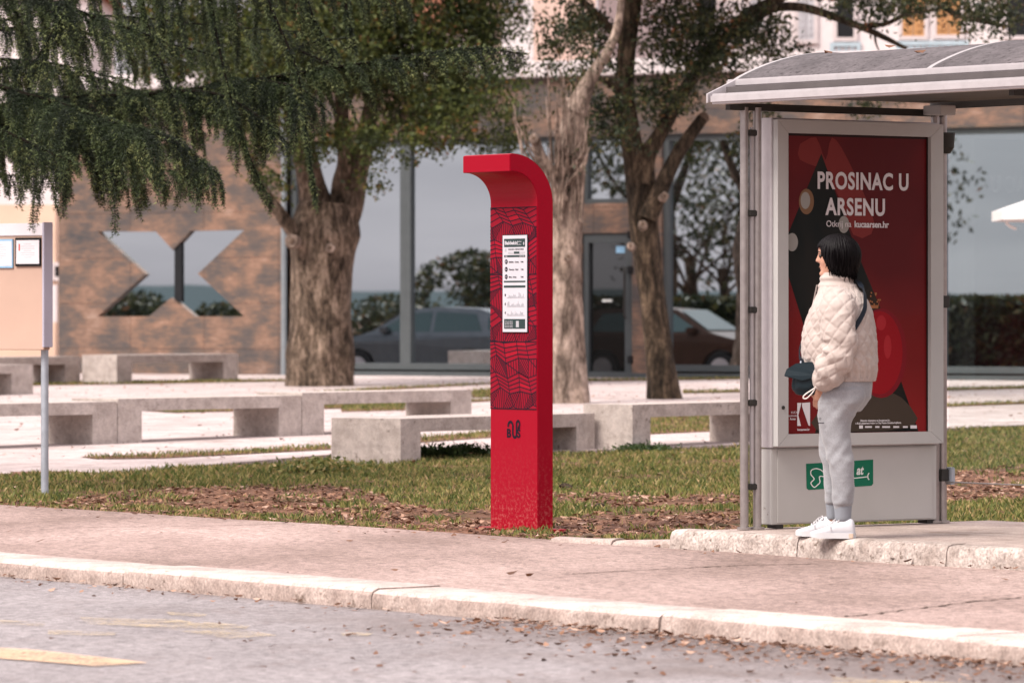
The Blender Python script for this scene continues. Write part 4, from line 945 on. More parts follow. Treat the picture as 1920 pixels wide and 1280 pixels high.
def car(loc, rz, paint, label):
    c = empty('parked_car', loc, rz, label=label, cat='car', group='cars parked in the side street')
    # side outline, x forward
    out = [(-2.05, .35), (-2.10, .60), (-2.06, .92), (-1.98, 1.02), (-1.62, 1.38), (-1.35, 1.46), (-.4, 1.49), (.25, 1.44), (.95, 1.02), (1.15, .96), (1.85, .80), (2.05, .62), (2.08, .40), (2.0, .25)]
    for cx_ in (1.25, -1.25):
        out += [(cx_+.36*math.cos(a), .31+.36*math.sin(a)) for a in [math.pi*i/10 for i in range(11)]]
    out += [(-1.95, .25)]
    hw = lambda z: .86 if z < .9 else .86-(z-.9)*.38
    mb = MB(); mb.prism(out, lambda x, z: Vector((x, hw(z), z)), lambda x, z: Vector((x, -hw(z), z))); mb.build('body', paint, c, bevel=.02)
    side = [[(-1.5, 1.02), (-1.32, 1.36), (-.42, 1.40), (-.42, 1.00)], [(-.34, 1.0), (-.34, 1.40), (.22, 1.36), (.80, 1.02)], [(-1.88, 1.05), (-1.6, 1.30), (-1.62, 1.05)]]
    for s_ in (1, -1):
        for w_ in side: mb = MB(); mb.prism(w_, lambda x, z: Vector((x, s_*(hw(z)+.006), z)), lambda x, z: Vector((x, s_*(hw(z)-.05), z))); mb.build('side_window', M['carglass'], c)
        mb = MB(); mb.box(.55, .75, s_*.88-.08, s_*.88+.08, .98, 1.10, .03); mb.build('mirror', paint, c)
        mb = MB(); mb.box(-2.09, -1.85, s_*.74-.12, s_*.74+.14, .72, .92, .03); mb.build('tail_light', M['tail'], c)
        mb = MB(); mb.box(1.80, 2.04, s_*.68-.16, s_*.68+.16, .60, .76, .03); mb.build('headlight', M['head'], c)
        for cx_ in (1.25, -1.25):
            mb = MB(); mb.cyl((cx_, s_*.70, .31), (cx_, s_*.875, .31), .31, n=28); w_ = mb.build('wheel', M['tyre'], c)
            mb = MB(); mb.cyl((cx_, s_*.86, .31), (cx_, s_*.885, .31), .2, n=14); mb.build('rim', M['rim'], w_)
    for a, b, nm in (((.30, 1.43), (.93, 1.04), 'windscreen'), ((-1.64, 1.36), (-1.95, 1.06), 'rear_window')):
        mb = MB(); w1, w2 = hw(a[1])-.07, hw(b[1])-.07; o_ = .012 if nm == 'windscreen' else -.012
        mb.add([(a[0]+o_, -w1, a[1]+.012), (a[0]+o_, w1, a[1]+.012), (b[0]+o_, w2, b[1]+.012), (b[0]+o_, -w2, b[1]+.012)], [(0, 1, 2, 3)]); mb.build(nm, M['carglass'], c)
    return c
cv = refl(900, 19)-refl(800, 19); CA_ = math.atan2(cv.y, cv.x)
p = refl(800, 19.5); car((p.x, p.y, -.03), CA_+math.pi, M['carpaint'], 'grey hatchback parked in the side street, mirrored in the big windows')
p = refl(1262, 19.5); car((p.x, p.y, -.03), CA_, M['carpaint2'], 'copper hatchback parked in the side street, mirrored behind the leaning tree')
hl = Vector((-.9, -.44, 0)); hp = Vector((.44, -.9, 0)); mb = MB(); vs = []
for i in range(81):
    s_ = (i-40)*22; h_ = 4.2+3.2*mnoise.noise(Vector((i*.09, 3, 0)))+1.2*mnoise.noise(Vector((i*.5, 1, 0))); b_ = Vector((-1, 79, 0))+hl*900+hp*s_
    vs += [b_-hl*60, b_+Vector((0, 0, HC+h_)), b_+hl*120]
mb.add(vs, [(3*i+j, 3*i+j+1, 3*i+4+j, 3*i+3+j) for i in range(80) for j in range(2)]); tag(mb.build('hills', simple('hill_green', (.03, .05, .055, 1), .95)), kind='structure')

# ------------------------------------------------------------ leaves and trees
def leafcloud(blobs, dens, size, clus=.16, per=26):
    """blobs: (px, py, Y, rx_px, ry_px, depth_m) -> arrays of leaf quads"""
    out = []
    for px, py, Y, rx, ry, rd in blobs:
        s_ = Y/FPX; c = np.array(at(px, py, Y)); r = np.array([rx*s_, rd, ry*s_])
        n = int(dens*r[0]*r[1]*r[2]*4.19/per*1.0)+3
        d = rng.normal(size=(n*2, 3)); d /= np.linalg.norm(d, axis=1)[:, None]; rad = rng.random(n*2)**.42
        P = c+d*rad[:, None]*r
        nv = np.array([mnoise.noise(Vector(p*2.1)) for p in P]); P = P[nv > -.06][:n]
        cl = np.repeat(P, per, axis=0)+rng.normal(size=(len(P)*per, 3))*np.array([clus, clus, clus*.8])
        out.append(cl)
    c = np.concatenate(out); return leafquads(c, size)
def leafquads(c, size):
    n = len(c); L = size*rng.uniform(.7, 1.3, n); a = rng.normal(size=(n, 3)); a[:, 2] -= .3; a /= np.linalg.norm(a, axis=1)[:, None]
    b = np.cross(a, rng.normal(size=(n, 3))); b /= np.linalg.norm(b, axis=1)[:, None]; W = L*.42
    V = np.empty((n, 4, 3)); V[:, 0] = c-a*(L/2)[:, None]; V[:, 1] = c+b*(W/2)[:, None]; V[:, 2] = c+a*(L/2)[:, None]; V[:, 3] = c-b*(W/2)[:, None]
    return V
def quadobj(name, V, m, parent, loc):
    V = V.reshape(-1, V.shape[-2], 3)-np.array(loc); k = V.shape[1]
    return link(name, npmesh(name, V.reshape(-1, 3), np.arange(V.shape[0]*k).reshape(-1, k)), m, parent)
def pxpath(pts): return [at(a, b, c) for a, b, c in pts]
def limb(mb, pts, rads_px, loc, n=14, wob=.10, seed=0, k=6):
    P = pxpath(pts); rr_ = [r*p.y/FPX for r, p in zip(rads_px, P)]; P, rr_ = smoothpath(P, k, rr_)
    mb.tube([p-Vector(loc) for p in P], rr_, n, wob=wob, seed=seed)
def tree(label, base, limbs, leafV, mb_mat, leaf_mat, cuts=(), group='trees on the plaza'):
    loc = ground(*base); o = empty('holm_oak_tree', loc, 0, label=label, cat='tree', group=group)
    mb = MB()
    for i, (pts, rad) in enumerate(limbs): limb(mb, pts, rad, loc, 26 if i == 0 else 12, .16 if i == 0 else .10, i*3.7+base[0], 12 if i == 0 else 6)
    tr = mb.build('trunk', mb_mat, o, smooth=True)
    for (a, b, Y, r, dx) in cuts:
        c = at(a, b, Y)-loc; m2 = MB(); m2.tube([c+Vector((0, .02, 0)), c+Vector((dx, -.09, .03)), c+Vector((dx, -.10, .03))], [r*Y/FPX*1.1, r*Y/FPX, r*Y/FPX*.8], 14, wob=.2, seed=a); m2.build('pruning_scar', M['bark_pale'], tr)
        m2 = MB(); m2.tube([c+Vector((dx, -.10, .03)), c+Vector((dx*1.1, -.106, .032))], [r*Y/FPX*.42]*2, 12); m2.build('cut_face', M['cut'], tr)
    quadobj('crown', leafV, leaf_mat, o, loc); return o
g1 = ground(600, 727); Y1 = g1.y
blobs = [(600, 60, Y1-1, 170, 130, 1.8), (770, 90, Y1, 180, 130, 2.0), (860, 200, Y1-1, 130, 95, 1.3), (720, 262, Y1-1.4, 100, 50, 1.0), (470, 130, Y1, 150, 130, 1.8), (905, 40, Y1, 85, 75, 1.2),
         (640, -230, Y1, 380, 250, 2.6), (560, 262, Y1-1, 95, 50, .8), (702, 330, Y1-1.3, 26, 34, .25), (930, 265, Y1-.6, 55, 28, .5), (325, 60, Y1, 110, 110, 1.2), (975, 150, Y1-.5, 30, 45, .4), (510, 330, Y1-1, 40, 40, .4)]
Vl = leafcloud(blobs, 1500, .086, .11)
tree('big old tree with the thickest trunk, left of the red pillar', (600, 727),
     [([(600, 760, Y1), (600, 727, Y1), (602, 640, Y1), (603, 540, Y1), (608, 440, Y1), (612, 380, Y1)], [74, 66, 60, 57, 64, 48]),
      ([(625, 440, Y1), (655, 395, Y1), (672, 330, Y1), (690, 230, Y1), (720, 120, Y1), (760, 0, Y1), (800, -150, Y1)], [34, 26, 17, 16, 14, 11, 6]),
      ([(640, 410, Y1), (640, 350, Y1), (648, 300, Y1), (640, 200, Y1+.3), (650, 60, Y1+.4), (640, -120, Y1)], [26, 18, 15, 14, 11, 6]),
      ([(585, 450, Y1-.2), (556, 440, Y1-.3), (525, 400, Y1-.4), (490, 350, Y1-.3), (450, 250, Y1), (400, 130, Y1)], [22, 15, 12, 11, 9, 5]),
      ([(600, 420, Y1), (585, 350, Y1), (560, 240, Y1-.2), (520, 100, Y1-.4), (480, -60, Y1)], [38, 26, 20, 14, 8]),
      ([(680, 290, Y1), (740, 230, Y1-.4), (820, 190, Y1-.8), (900, 190, Y1-.9)], [12, 9, 6, 3]), ([(640, 200, Y1), (700, 120, Y1), (760, 90, Y1)], [10, 7, 4])],
     Vl, M['bark'], M['oak'], cuts=((553, 455, Y1-.5, 13, -.05), (618, 468, Y1-.45, 9, .01)))
g2 = ground(1068, 760); Y2 = g2.y
limbs2 = [([(1062, 790, Y2), (1062, 757, Y2), (1060, 680, Y2), (1060, 560, Y2), (1062, 440, Y2), (1068, 330, Y2), (1072, 250, Y2), (1080, 185, Y2)], [54, 44, 36, 31, 30, 29, 24, 15]),
          ([(1078, 210, Y2), (1105, 150, Y2), (1140, 95, Y2), (1160, 40, Y2+.2), (1170, -60, Y2+.3)], [24, 13, 9, 8, 5]),
          ([(1060, 350, Y2), (1034, 325, Y2-.2), (1012, 290, Y2-.3), (1004, 262, Y2-.3)], [16, 13, 11, 9])]
rr = random.Random(5)
for i in range(54):
    x0 = 1062+rr.uniform(-26, 30); y0 = rr.uniform(300, 420); dx = rr.uniform(-1, 1); h = rr.uniform(70, 190)
    limbs2.append(([(x0, y0, Y2-.25), (x0+dx*8, y0-h*.4, Y2-.3), (x0+dx*(10+rr.uniform(0, 24)), y0-h, Y2-.35-rr.uniform(0, .3))], [2.6, 1.9, .8]))
for i in range(10):
    x0 = 1040; s_ = rr.choice((-1, 1)); y0 = rr.uniform(290, 350)
    limbs2.append(([(x0+s_*20, y0, Y2-.3), (x0+s_*rr.uniform(40, 60), y0-rr.uniform(20, 60), Y2-.5), (x0+s_*rr.uniform(50, 80), y0-rr.uniform(70, 130), Y2-.6)], [2.6, 1.9, .8]))
Vp = leafcloud([(1105, 110, Y2-.3, 45, 60, .5), (1010, 190, Y2, 30, 22, .3), (1100, 300, Y2-.4, 20, 16, .2), (1160, -120, Y2, 120, 90, 1.3)], 1500, .055)
tree('pale pollarded trunk bristling with bare upright shoots, right behind the red pillar', (1068, 760), limbs2, Vp, M['bark_pale'], M['oak2'], cuts=((1003, 264, Y2-.35, 9, -.02), (1066, 485, Y2-.28, 8, 0)))
g3 = ground(1244, 752); Y3 = g3.y
blobs = [(1075, 45, Y3, 72, 70, .9), (1120, 150, Y3-.3, 68, 70, .9), (1110, 235, Y3-.4, 52, 42, .6), (1175, 200, Y3-.6, 50, 80, .6), (1265, 55, Y3, 95, 85, 1.1), (1350, 90, Y3-.3, 85, 75, 1.0), (1255, 165, Y3-.2, 75, 70, .9),
         (1425, 50, Y3, 70, 55, .8), (1470, 95, Y3-.2, 52, 30, .5), (1250, -170, Y3, 300, 170, 2.6), (1700, 10, Y3-.5, 170, 42, .8), (1850, 20, Y3-.6, 90, 55, .8), (1600, -60, Y3, 160, 60, 1.2),
         (1640, 196, Y3-.4, 66, 15, .4), (1440, 212, Y3, 55, 16, .4), (1190, 262, Y3-.6, 50, 26, .4), (1385, 262, Y3, 22, 26, .3), (1040, 110, Y3, 35, 40, .5)]
Vr = leafcloud(blobs, 1700, .080, .09, 18)
tree('leaning forked tree with dark trunk and sawn stub, left of the bus shelter', (1244, 752),
     [([(1250, 790, Y3), (1246, 748, Y3), (1238, 680, Y3), (1226, 580, Y3), (1214, 480, Y3), (1206, 400, Y3), (1210, 345, Y3)], [44, 34, 28, 24, 25, 28, 25]),
      ([(1205, 400, Y3), (1190, 300, Y3), (1172, 180, Y3), (1176, 80, Y3), (1190, -20, Y3), (1200, -140, Y3)], [26, 21, 19, 18, 16, 10]),
      ([(1212, 370, Y3), (1212, 300, Y3), (1236, 255, Y3), (1290, 160, Y3), (1345, 90, Y3), (1400, 30, Y3), (1450, 12, Y3)], [20, 17, 14, 12, 11, 10, 8]),
      ([(1215, 410, Y3-.2), (1236, 360, Y3-.2), (1270, 290, Y3-.2), (1318, 222, Y3-.2)], [19, 16, 13, 11]),
      ([(1380, 70, Y3), (1440, 20, Y3-.1), (1500, 14, Y3-.2), (1565, 32, Y3-.3), (1640, 62, Y3-.3), (1700, 92, Y3-.4)], [10, 9, 9, 8, 6, 3.5]), ([(1610, 50, Y3-.3), (1660, 45, Y3-.4), (1700, 28, Y3-.4), (1760, 18, Y3-.4)], [6, 5, 4, 2.5]),
      ([(1180, 90, Y3), (1130, 40, Y3), (1090, 0, Y3), (1040, -40, Y3)], [11, 8, 6, 3]), ([(1400, 28, Y3), (1560, -40, Y3), (1720, -10, Y3-.4), (1800, 30, Y3-.5), (1890, 50, Y3-.5)], [11, 9, 7, 5, 3]),
      ([(1640, 62, Y3-.3), (1642, 80, Y3-.3), (1648, 96, Y3-.3)], [3, 2, 1.2]), ([(1180, 180, Y3), (1130, 150, Y3-.2), (1090, 130, Y3-.2)], [8, 5, 3])],
     Vr, M['bark_dark'], M['oak2'], cuts=((1205, 425, Y3-.33, 8, 0), (1186, 465, Y3-.30, 7, -.03), (1243, 372, Y3-.35, 8, .02)))
m2 = MB(); c_ = at(1319, 221, Y3-.2); dd = (at(1318, 222, Y3-.2)-at(1270, 290, Y3-.2)).normalized(); m2.tube([c_, c_+dd*.03-Vector((0, .03, 0))], [.076, .06], 14)
o_ = m2.build('cut_face', M['cut'], bpy.data.objects['holm_oak_tree.002']); o_.location = -bpy.data.objects['holm_oak_tree.002'].location

# trees and hedge across the road, only mirrored
def simple_tree(loc, h, cr, label, n=5000, bare=False, seed=0):
    o = empty('roadside_tree', loc, 0, label=label, cat='tree', group='trees across the road'); mb = MB(); rq = random.Random(seed)
    mb.tube(smoothpath([(0, 0, -.3), (.05, 0, h*.3), (-.05, .1, h*.55)], 4), .16*h/6, 10)
    tips = []
    for i in range(12 if bare else 7):
        a = rq.uniform(0, 6.28); z0 = h*rq.uniform(.3, .55); r = cr*rq.uniform(.6, 1); pts = [(0, 0, z0), (r*.5*math.cos(a), r*.5*math.sin(a), z0+h*.18), (r*math.cos(a), r*math.sin(a), z0+h*rq.uniform(.25, .45))]
        mb.tube(smoothpath(pts, 4), [.06*h/6*(1-j/9.) for j in range(9)], 6)
        if bare:
            for j in range(7):
                b = a+rq.uniform(-1, 1); q0 = Vector(pts[1]).lerp(Vector(pts[2]), rq.random()); mb.tube([q0, q0+Vector((math.cos(b)*.9, math.sin(b)*.9, rq.uniform(.2, 1.0)))], [.025, .008], 4)
    mb.build('trunk', M['bark_dark'], o, smooth=True)
    if n:
        d = rng.normal(size=(n, 3)); d /= np.linalg.norm(d, axis=1)[:, None]; P = d*(rng.random(n)**.4)[:, None]*np.array([cr, cr, h*.34])+np.array([0, 0, h*.66])
        k = np.array([mnoise.noise(Vector(p*.9)) for p in P]) > -.1; quadobj('crown', leafquads(P[k], .22), M['oak2'], o, (0, 0, 0))
for i, (px, q, h, cr, n, bare) in enumerate(((890, -13, 3.0, 1.8, 4000, False), (700, -17, 1.9, 2.0, 2500, False), (1290, -16, 5.2, 3.0, 500, True), (1350, -14, 4.6, 2.6, 400, True), (400, -18, 1.7, 1.3, 2500, False), (435, -15, 1.3, .8, 1200, False), (215, -14, 2.0, 1.8, 3500, False), (270, -13, 1.6, 1.5, 3000, False), (1240, -13, 9.5, 4.2, 9000, False), (1560, -20, 7, 4, 4000, False))):
    p = refl_q(px, q); simple_tree((p.x, p.y, -.05), h, cr, ['low dark bush', 'low round shrub', 'bare tree', 'smaller bare tree', 'rounded shrub', 'little shrub', 'spreading dark shrub', 'flat dark shrub', 'tall leafy tree', 'leafy tree'][i]+' across the road, mirrored in the windows', n, bare, i)
a = refl(1010, 25); b = refl(2250, 25); L = (b-a).length; he = empty('hedge', a, math.atan2((b-a).y, (b-a).x), label='long dark clipped hedge beside the side street, mirrored in the windows', cat='hedge')
n = 26000; P = np.c_[rng.random(n)*L, rng.normal(0, .3, n), rng.random(n)**.7*1.68]; quadobj('foliage', leafquads(P, .2), M['oak2'], he, (0, 0, 0))
mb = MB(); mb.box(0, L, -.22, .22, 0, 1.60); mb.build('core', simple('hedge_core', (.004, .007, .004, 1), .95), he)

# ------------------------------------------------------------ cedar reaching in from the left
cb = Vector((-6.2, 40.5, 0)); cb.z = hz(cb.x, cb.y)
ced = empty('cedar_tree', cb, 0, label='dark green cedar with drooping boughs hanging in from the upper left', cat='tree')
boughs = [  # control points (px, py, Y), secondary length, droop, spacing, density
    ([(-420, 330, 40), (-150, 235, 39.5), (60, 190, 39), (300, 175, 38.6), (480, 150, 38.4), (640, 125, 38.2), (760, 108, 38.2), (880, 92, 38.2), (975, 100, 38.2)], (.50, .22), .65, 0.033),
    ([(-420, 260, 38), (-100, 160, 37.2), (60, 180, 36.8), (200, 225, 36.4), (320, 262, 36.2), (405, 325, 36.2)], (.88, .34), .75, 0.032),
    ([(-420, 260, 37), (-120, 215, 36.2), (0, 245, 35.9), (90, 285, 35.8), (140, 305, 35.7)], (.30, .16), .8, 0.044),
    ([(-420, 60, 40), (-100, -60, 39), (120, -70, 38.6), (330, -60, 38.4), (520, -45, 38.6), (700, -20, 38.8), (760, 0, 38.8)], (.78, .34), 1.1, 0.064),
    ([(-420, 20, 38), (-60, -30, 37.4), (80, 0, 37), (200, 40, 36.8), (290, 70, 36.7)], (.50, .3), .55, 0.039),
    ([(-420, 120, 41), (-60, 60, 40), (120, 60, 39.6), (300, 80, 39.4), (420, 110, 39.4)], (.50, .3), .9, 0.060),
    ([(-420, -120, 41), (0, -190, 40), (260, -190, 39.6), (560, -160, 39.6), (820, -120, 39.6)], (.7, .35), 1.3, 0.124),
    ([(-420, 330, 39), (-200, 280, 38), (-60, 310, 37.4), (20, 330, 37)], (.30, .2), 1.0, 0.053),
    ([(-420, 220, 42), (0, 130, 41.6), (150, 140, 41.4), (300, 190, 41.2), (380, 250, 41)], (.6, .25), 1.3, 0.044),
    ([(300, 172, 38.6), (400, 175, 38.2), (480, 215, 37.9), (540, 270, 37.8)], (.45, .2), 1.4, 0.046),
    ([(480, 150, 38.4), (560, 165, 38), (610, 205, 37.8)], (.45, .2), 1.4, 0.046),
    ([(640, 125, 38.2), (560, 90, 38.8), (660, 70, 39.2)], (.2, .12), .7, 0.106),
    ([(-420, 160, 43), (0, 40, 42.6), (200, 30, 42.4), (420, 50, 42.2), (560, 60, 42)], (.6, .3), 1.3, 0.106),
    ([(-420, 240, 43), (0, 210, 42.4), (160, 215, 42), (280, 260, 41.8), (360, 300, 41.6)], (.5, .25), 1.3, 0.050), ([(-420, 100, 40), (-40, 110, 38.8), (100, 120, 38.4), (230, 150, 38.2)], (.45, .25), 1.1, 0.046),
    ([(-420, 300, 37.6), (0, 235, 37.2), (140, 262, 37), (260, 300, 36.9), (350, 335, 36.8)], (.62, .25), .7, 0.039),
    ([(480, -60, 37.8), (510, 20, 37.8), (556, 130, 37.7), (575, 250, 37.7), (592, 370, 37.7)], (.13, .05), 2.0, .040),
    ([(385, -60, 37.9), (405, 60, 37.9), (432, 180, 37.8), (470, 300, 37.8), (505, 372, 37.8)], (.14, .05), 2.0, .040),
    ([(255, -60, 37.2), (280, 60, 37.2), (318, 160, 37.1), (335, 250, 37.1)], (.17, .06), 2.0, .036),
    ([(640, -60, 38), (652, 30, 38), (668, 90, 38)], (.15, .06), 2.0, .040), ([(560, -60, 38.4), (590, 40, 38.4), (640, 110, 38.4)], (.14, .05), 2.0, .040),
    ([(150, -60, 36.8), (120, 20, 36.8), (70, 110, 36.7), (60, 140, 36.7)], (.22, .08), 1.6, .036),
    ([(-420, -420, 41), (0, -480, 38), (300, -430, 37)], (.8, .35), 1.2, 0.159), ([(-420, -520, 42), (100, -600, 42), (500, -520, 42.5)], (.8, .35), 1.2, 0.159),  # upper boughs out of view, added to shade those below
    ([(-900, 0, 41), (-1300, 60, 41), (-1600, 160, 41)], (.7, .3), 1.2, 0.159), ([(-650, 100, 39), (-800, 150, 36), (-900, 260, 34)], (.7, .3), 1.2, 0.159)]
wood = MB(); tw_p = []; tw_d = []; tw_t = []; bp = rng
def droop_path(p0, d0, L, dr, step=.016):
    n = max(3, int(L/step)); P = [p0]; d = np.array(d0, float); d /= np.linalg.norm(d)
    w_ = bp.normal(size=3)*.05
    for i in range(n):
        d = d+np.array([0, 0, -dr*step*4.2/max(L, .1)*.5])+w_*.15; d /= np.linalg.norm(d); P.append(P[-1]+d*step)
    return np.array(P)
for bi, (ctl, (Ls, Lr), dr, sp_) in enumerate(boughs):
    P = smoothpath(pxpath(ctl), 10); n = len(P)
    far_ = .6 if ctl[0][1] < -400 or ctl[0][0] < -500 else 1
    wood.tube([p-cb for p in P], [.022*(1-i/n*.8) if bi < 9 else .014*(1-i/n*.8) for i in range(n)], 8, wob=.1, seed=bi)
    Pn = np.array([tuple(p) for p in P]); seg = np.linalg.norm(np.diff(Pn, axis=0), axis=1); cum = np.r_[0, np.cumsum(seg)]; tot = cum[-1]
    s_ = 0
    while s_ < tot:
        i = min(len(seg)-1, np.searchsorted(cum, s_, side='right')-1); f = (s_-cum[i])/seg[i]; p0 = Pn[i]*(1-f)+Pn[i+1]*f; tg = (Pn[i+1]-Pn[i])/seg[i]
        if p0[0]/p0[1]*FPX+960 > -160 or bi > 21:
            tip = 1-s_/tot; prof_ = .35+.65*min(1, tip*3.2)
            L = max((Ls+bp.normal()*Lr*.5)*prof_, .12)
            sd_ = 1 if bp.random() < .5 else -1; side = np.cross(tg, (0, 0, 1.)); side /= np.linalg.norm(side)+1e-6
            d0 = tg*bp.uniform(.3, 1.0)+side*sd_*bp.uniform(.25, 1.0)+np.array([0, 0, bp.uniform(-.15, .35)])
            S2 = droop_path(p0, d0, L, dr*1.9, .02); m2_ = len(S2)
            tw_p.append(S2[:-1]); tw_d.append(np.diff(S2, axis=0)); tw_t.append(np.linspace(.1, 1, m2_-1))
            k = 1; sg = 1
            while k < m2_-1:
                t2 = S2[k+1]-S2[k]; t2 = t2/np.linalg.norm(t2); fr = k/m2_
                l3 = (.20*(1-fr)**.8+.035)*bp.uniform(.7, 1.15)*(min(1, L/.5))
                up2 = np.array([0, 0, 1.])-t2*t2[2]; sv = np.cross(t2, up2); sv /= np.linalg.norm(sv)+1e-6
                d3 = t2*.75+sv*sg*.8+np.array([0, 0, bp.uniform(-.25, .1)])+bp.normal(size=3)*.12
                S3 = droop_path(S2[k], d3, l3, dr*1.1, .02); tw_p.append(S3[:-1]); tw_d.append(np.diff(S3, axis=0)); tw_t.append(np.linspace(.3, 1, len(S3)-1))
                sg = -sg; k += 1
            for q_ in range(3):                    # short upright shoots clothe the top of the bough
                S3 = droop_path(p0+tg*bp.uniform(0, sp_), tg*bp.uniform(.3, 1)+np.array([bp.normal()*.5, bp.normal()*.5, bp.uniform(.3, 1.)]), bp.uniform(.05, .11), dr*1.2, .02); tw_p.append(S3[:-1]); tw_d.append(np.diff(S3, axis=0)); tw_t.append(np.linspace(.3, 1, len(S3)-1))
        s_ += sp_*bp.uniform(.6, 1.4)
T = np.concatenate(tw_p); D = np.concatenate(tw_d); D /= np.linalg.norm(D, axis=1)[:, None]
PER = 9
T = np.repeat(T, PER, 0)+rng.normal(size=(len(T)*PER, 3))*.003; D = np.repeat(D, PER, 0); n = len(T)
pv = np.cross(D, rng.normal(size=(n, 3))); pv /= np.linalg.norm(pv, axis=1)[:, None]
nd = D*rng.uniform(.35, .9, n)[:, None]+pv*rng.uniform(.5, 1, n)[:, None]; nd /= np.linalg.norm(nd, axis=1)[:, None]
L = rng.uniform(.018, .034, n); wv = np.cross(nd, rng.normal(size=(n, 3))); wv /= np.linalg.norm(wv, axis=1)[:, None]
V = np.empty((n, 3, 3)); V[:, 0] = T-wv*.0022; V[:, 1] = T+wv*.0022; V[:, 2] = T+nd*L[:, None]
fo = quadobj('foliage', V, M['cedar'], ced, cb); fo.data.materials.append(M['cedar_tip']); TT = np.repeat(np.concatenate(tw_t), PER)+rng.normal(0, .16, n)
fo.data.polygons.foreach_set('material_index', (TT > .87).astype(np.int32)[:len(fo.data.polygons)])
wood.tube(smoothpath([(0, 0, -.3), (.05, 0, 1.2), (0, .05, 3), (.1, 0, 6)], 6), [.42*(1-i/26) for i in range(19)], 18, wob=.15)
wood.build('trunk', M['cedar_wood'], ced, smooth=True)

# small weeds and clods in the lawn
rr = random.Random(21)
for i, (px, py, s_, lab) in enumerate(((866, 853, .8, 'low leafy weed against the plaza edge left of the red pillar'), (820, 858, .9, 'smaller weed beside the pale bench corner'), (598, 886, 1.0, 'dark grass tuft in the lawn below the pale bench'), (1830, 838, .0, ''), (1205, 848, .7, 'grass tuft at the foot of the bench beside the shelter'))):
    if not lab: continue
    g_ = ground(px, py); n = int(1100*s_); c = rng.normal(size=(n, 3))*np.array([.17, .12, .02])*s_; c[:, 2] = np.abs(rng.normal(.045, .035, n))*s_
    o = empty('weed', g_, label=lab, cat='weed'); quadobj('foliage', leafquads(c, .05), M['grass'] if i == 2 else leafmat('weed_leaf', [(0, (.02, .04, .012, 1)), (1, (.07, .11, .03, 1))]), o, (0, 0, 0)); mb = MB(); mb.tube([(0, 0, -.02), (.01, 0, .03*s_), (.03, .01, .07*s_)], .006, 6); mb.build('stem', M['bark_dark'], o)
for i, (px, py, s_, lab) in enumerate(((1062, 915, .035, 'dark clod of earth in the grass right of the red pillar'), (1122, 953, .03, 'dark flat stone in the lawn below the bench'), (1217, 962, .028, 'pale stone in the lawn left of the shelter poles'), (1103, 1011, .03, 'small pale stone at the pavement edge right of the red pillar'))):
    g_ = ground(px, py); bm = bmesh.new(); bmesh.ops.create_icosphere(bm, subdivisions=3, radius=s_)
    for v in bm.verts: v.co = Vector((v.co.x*1.5, v.co.y*1.2, v.co.z*.7))*(1+.5*mnoise.noise(v.co*30+Vector((i*5, 0, 0))))
    me = bpy.data.meshes.new('stone'); bm.to_mesh(me); bm.free(); o = link('stone', me, M['bark_dark'] if i < 2 else M['cut'], smooth=True, loc=g_+Vector((0, 0, .015))); tag(o, lab, 'stone')
# ------------------------------------------------------------ the waiting woman
PR = R(165.5); pl0 = flat(1575, 1007, PZ+.004); PS = 1.0
per = empty('person', pl0, PR, label='woman in cream quilted jacket, grey joggers and white trainers waiting in profile by the shelter', cat='person')
def cr(ctrl, k):
    A_ = np.array(ctrl, float); out = []
    for i in range(len(A_)-1):
        a, b, c, d = A_[max(i-1, 0)], A_[i], A_[i+1], A_[min(i+2, len(A_)-1)]
        for j in range(k):
            t_ = j/k; out.append(.5*((2*b)+(c-a)*t_+(2*a-5*b+4*c-d)*t_*t_+(3*b-a-3*c+d)*t_**3))
    out.append(A_[-1]); return np.array(out)
def hloft(mb, ctrl, n=40, k=6, pw=2.0, disp=None, caps=True):
    """ctrl rows: z, cx, cy, front, back, halfwidth"""
    rows_ = cr(ctrl, k); vs = []; s_ = 0; pz = rows_[0][0]
    for r in rows_:
        z, cx_, cy_, f, b, w = r; s_ += abs(z-pz); pz = z
        for j in range(n):
            t_ = 2*math.pi*j/n; c, q = math.cos(t_), math.sin(t_); c2 = math.copysign(abs(c)**(2/pw), c); q2 = math.copysign(abs(q)**(2/pw), q)
            p = Vector((cx_+(f if c > 0 else b)*c2, cy_+w*q2, z))
            if disp: p += Vector((c, q, 0))*disp(s_, t_, p)
            vs.append(p)
    m = len(rows_); fs = [(i*n+j, i*n+(j+1) % n, (i+1)*n+(j+1) % n, (i+1)*n+j) for i in range(m-1) for j in range(n)]
    if caps: fs += [tuple(reversed(range(n))), tuple(range((m-1)*n, m*n))]
    mb.add(vs, fs)
def ploft(mb, ctrl, n=36, k=8, disp=None):
    """ctrl rows: x, y, z, r_side, r_front"""
    rows_ = cr(ctrl, k); vs = []; s_ = 0; up = Vector((1, 0, 0))
    for i, r in enumerate(rows_):
        p0 = Vector(r[:3]); d = (Vector(rows_[min(i+1, len(rows_)-1)][:3])-Vector(rows_[max(i-1, 0)][:3])).normalized()
        if i: s_ += (p0-Vector(rows_[i-1][:3])).length
        a = (up-d*up.dot(d)).normalized(); b = d.cross(a).normalized()
        for j in range(n):
            t_ = 2*math.pi*j/n; rad = a*math.cos(t_)*r[4]+b*math.sin(t_)*r[3]; p = p0+rad
            if disp: p += rad.normalized()*disp(s_, t_, p)
            vs.append(p)
    m = len(rows_); fs = [(i*n+j, i*n+(j+1) % n, (i+1)*n+(j+1) % n, (i+1)*n+j) for i in range(m-1) for j in range(n)]
    fs += [tuple(reversed(range(n))), tuple(range((m-1)*n, m*n))]; mb.add(vs, fs)
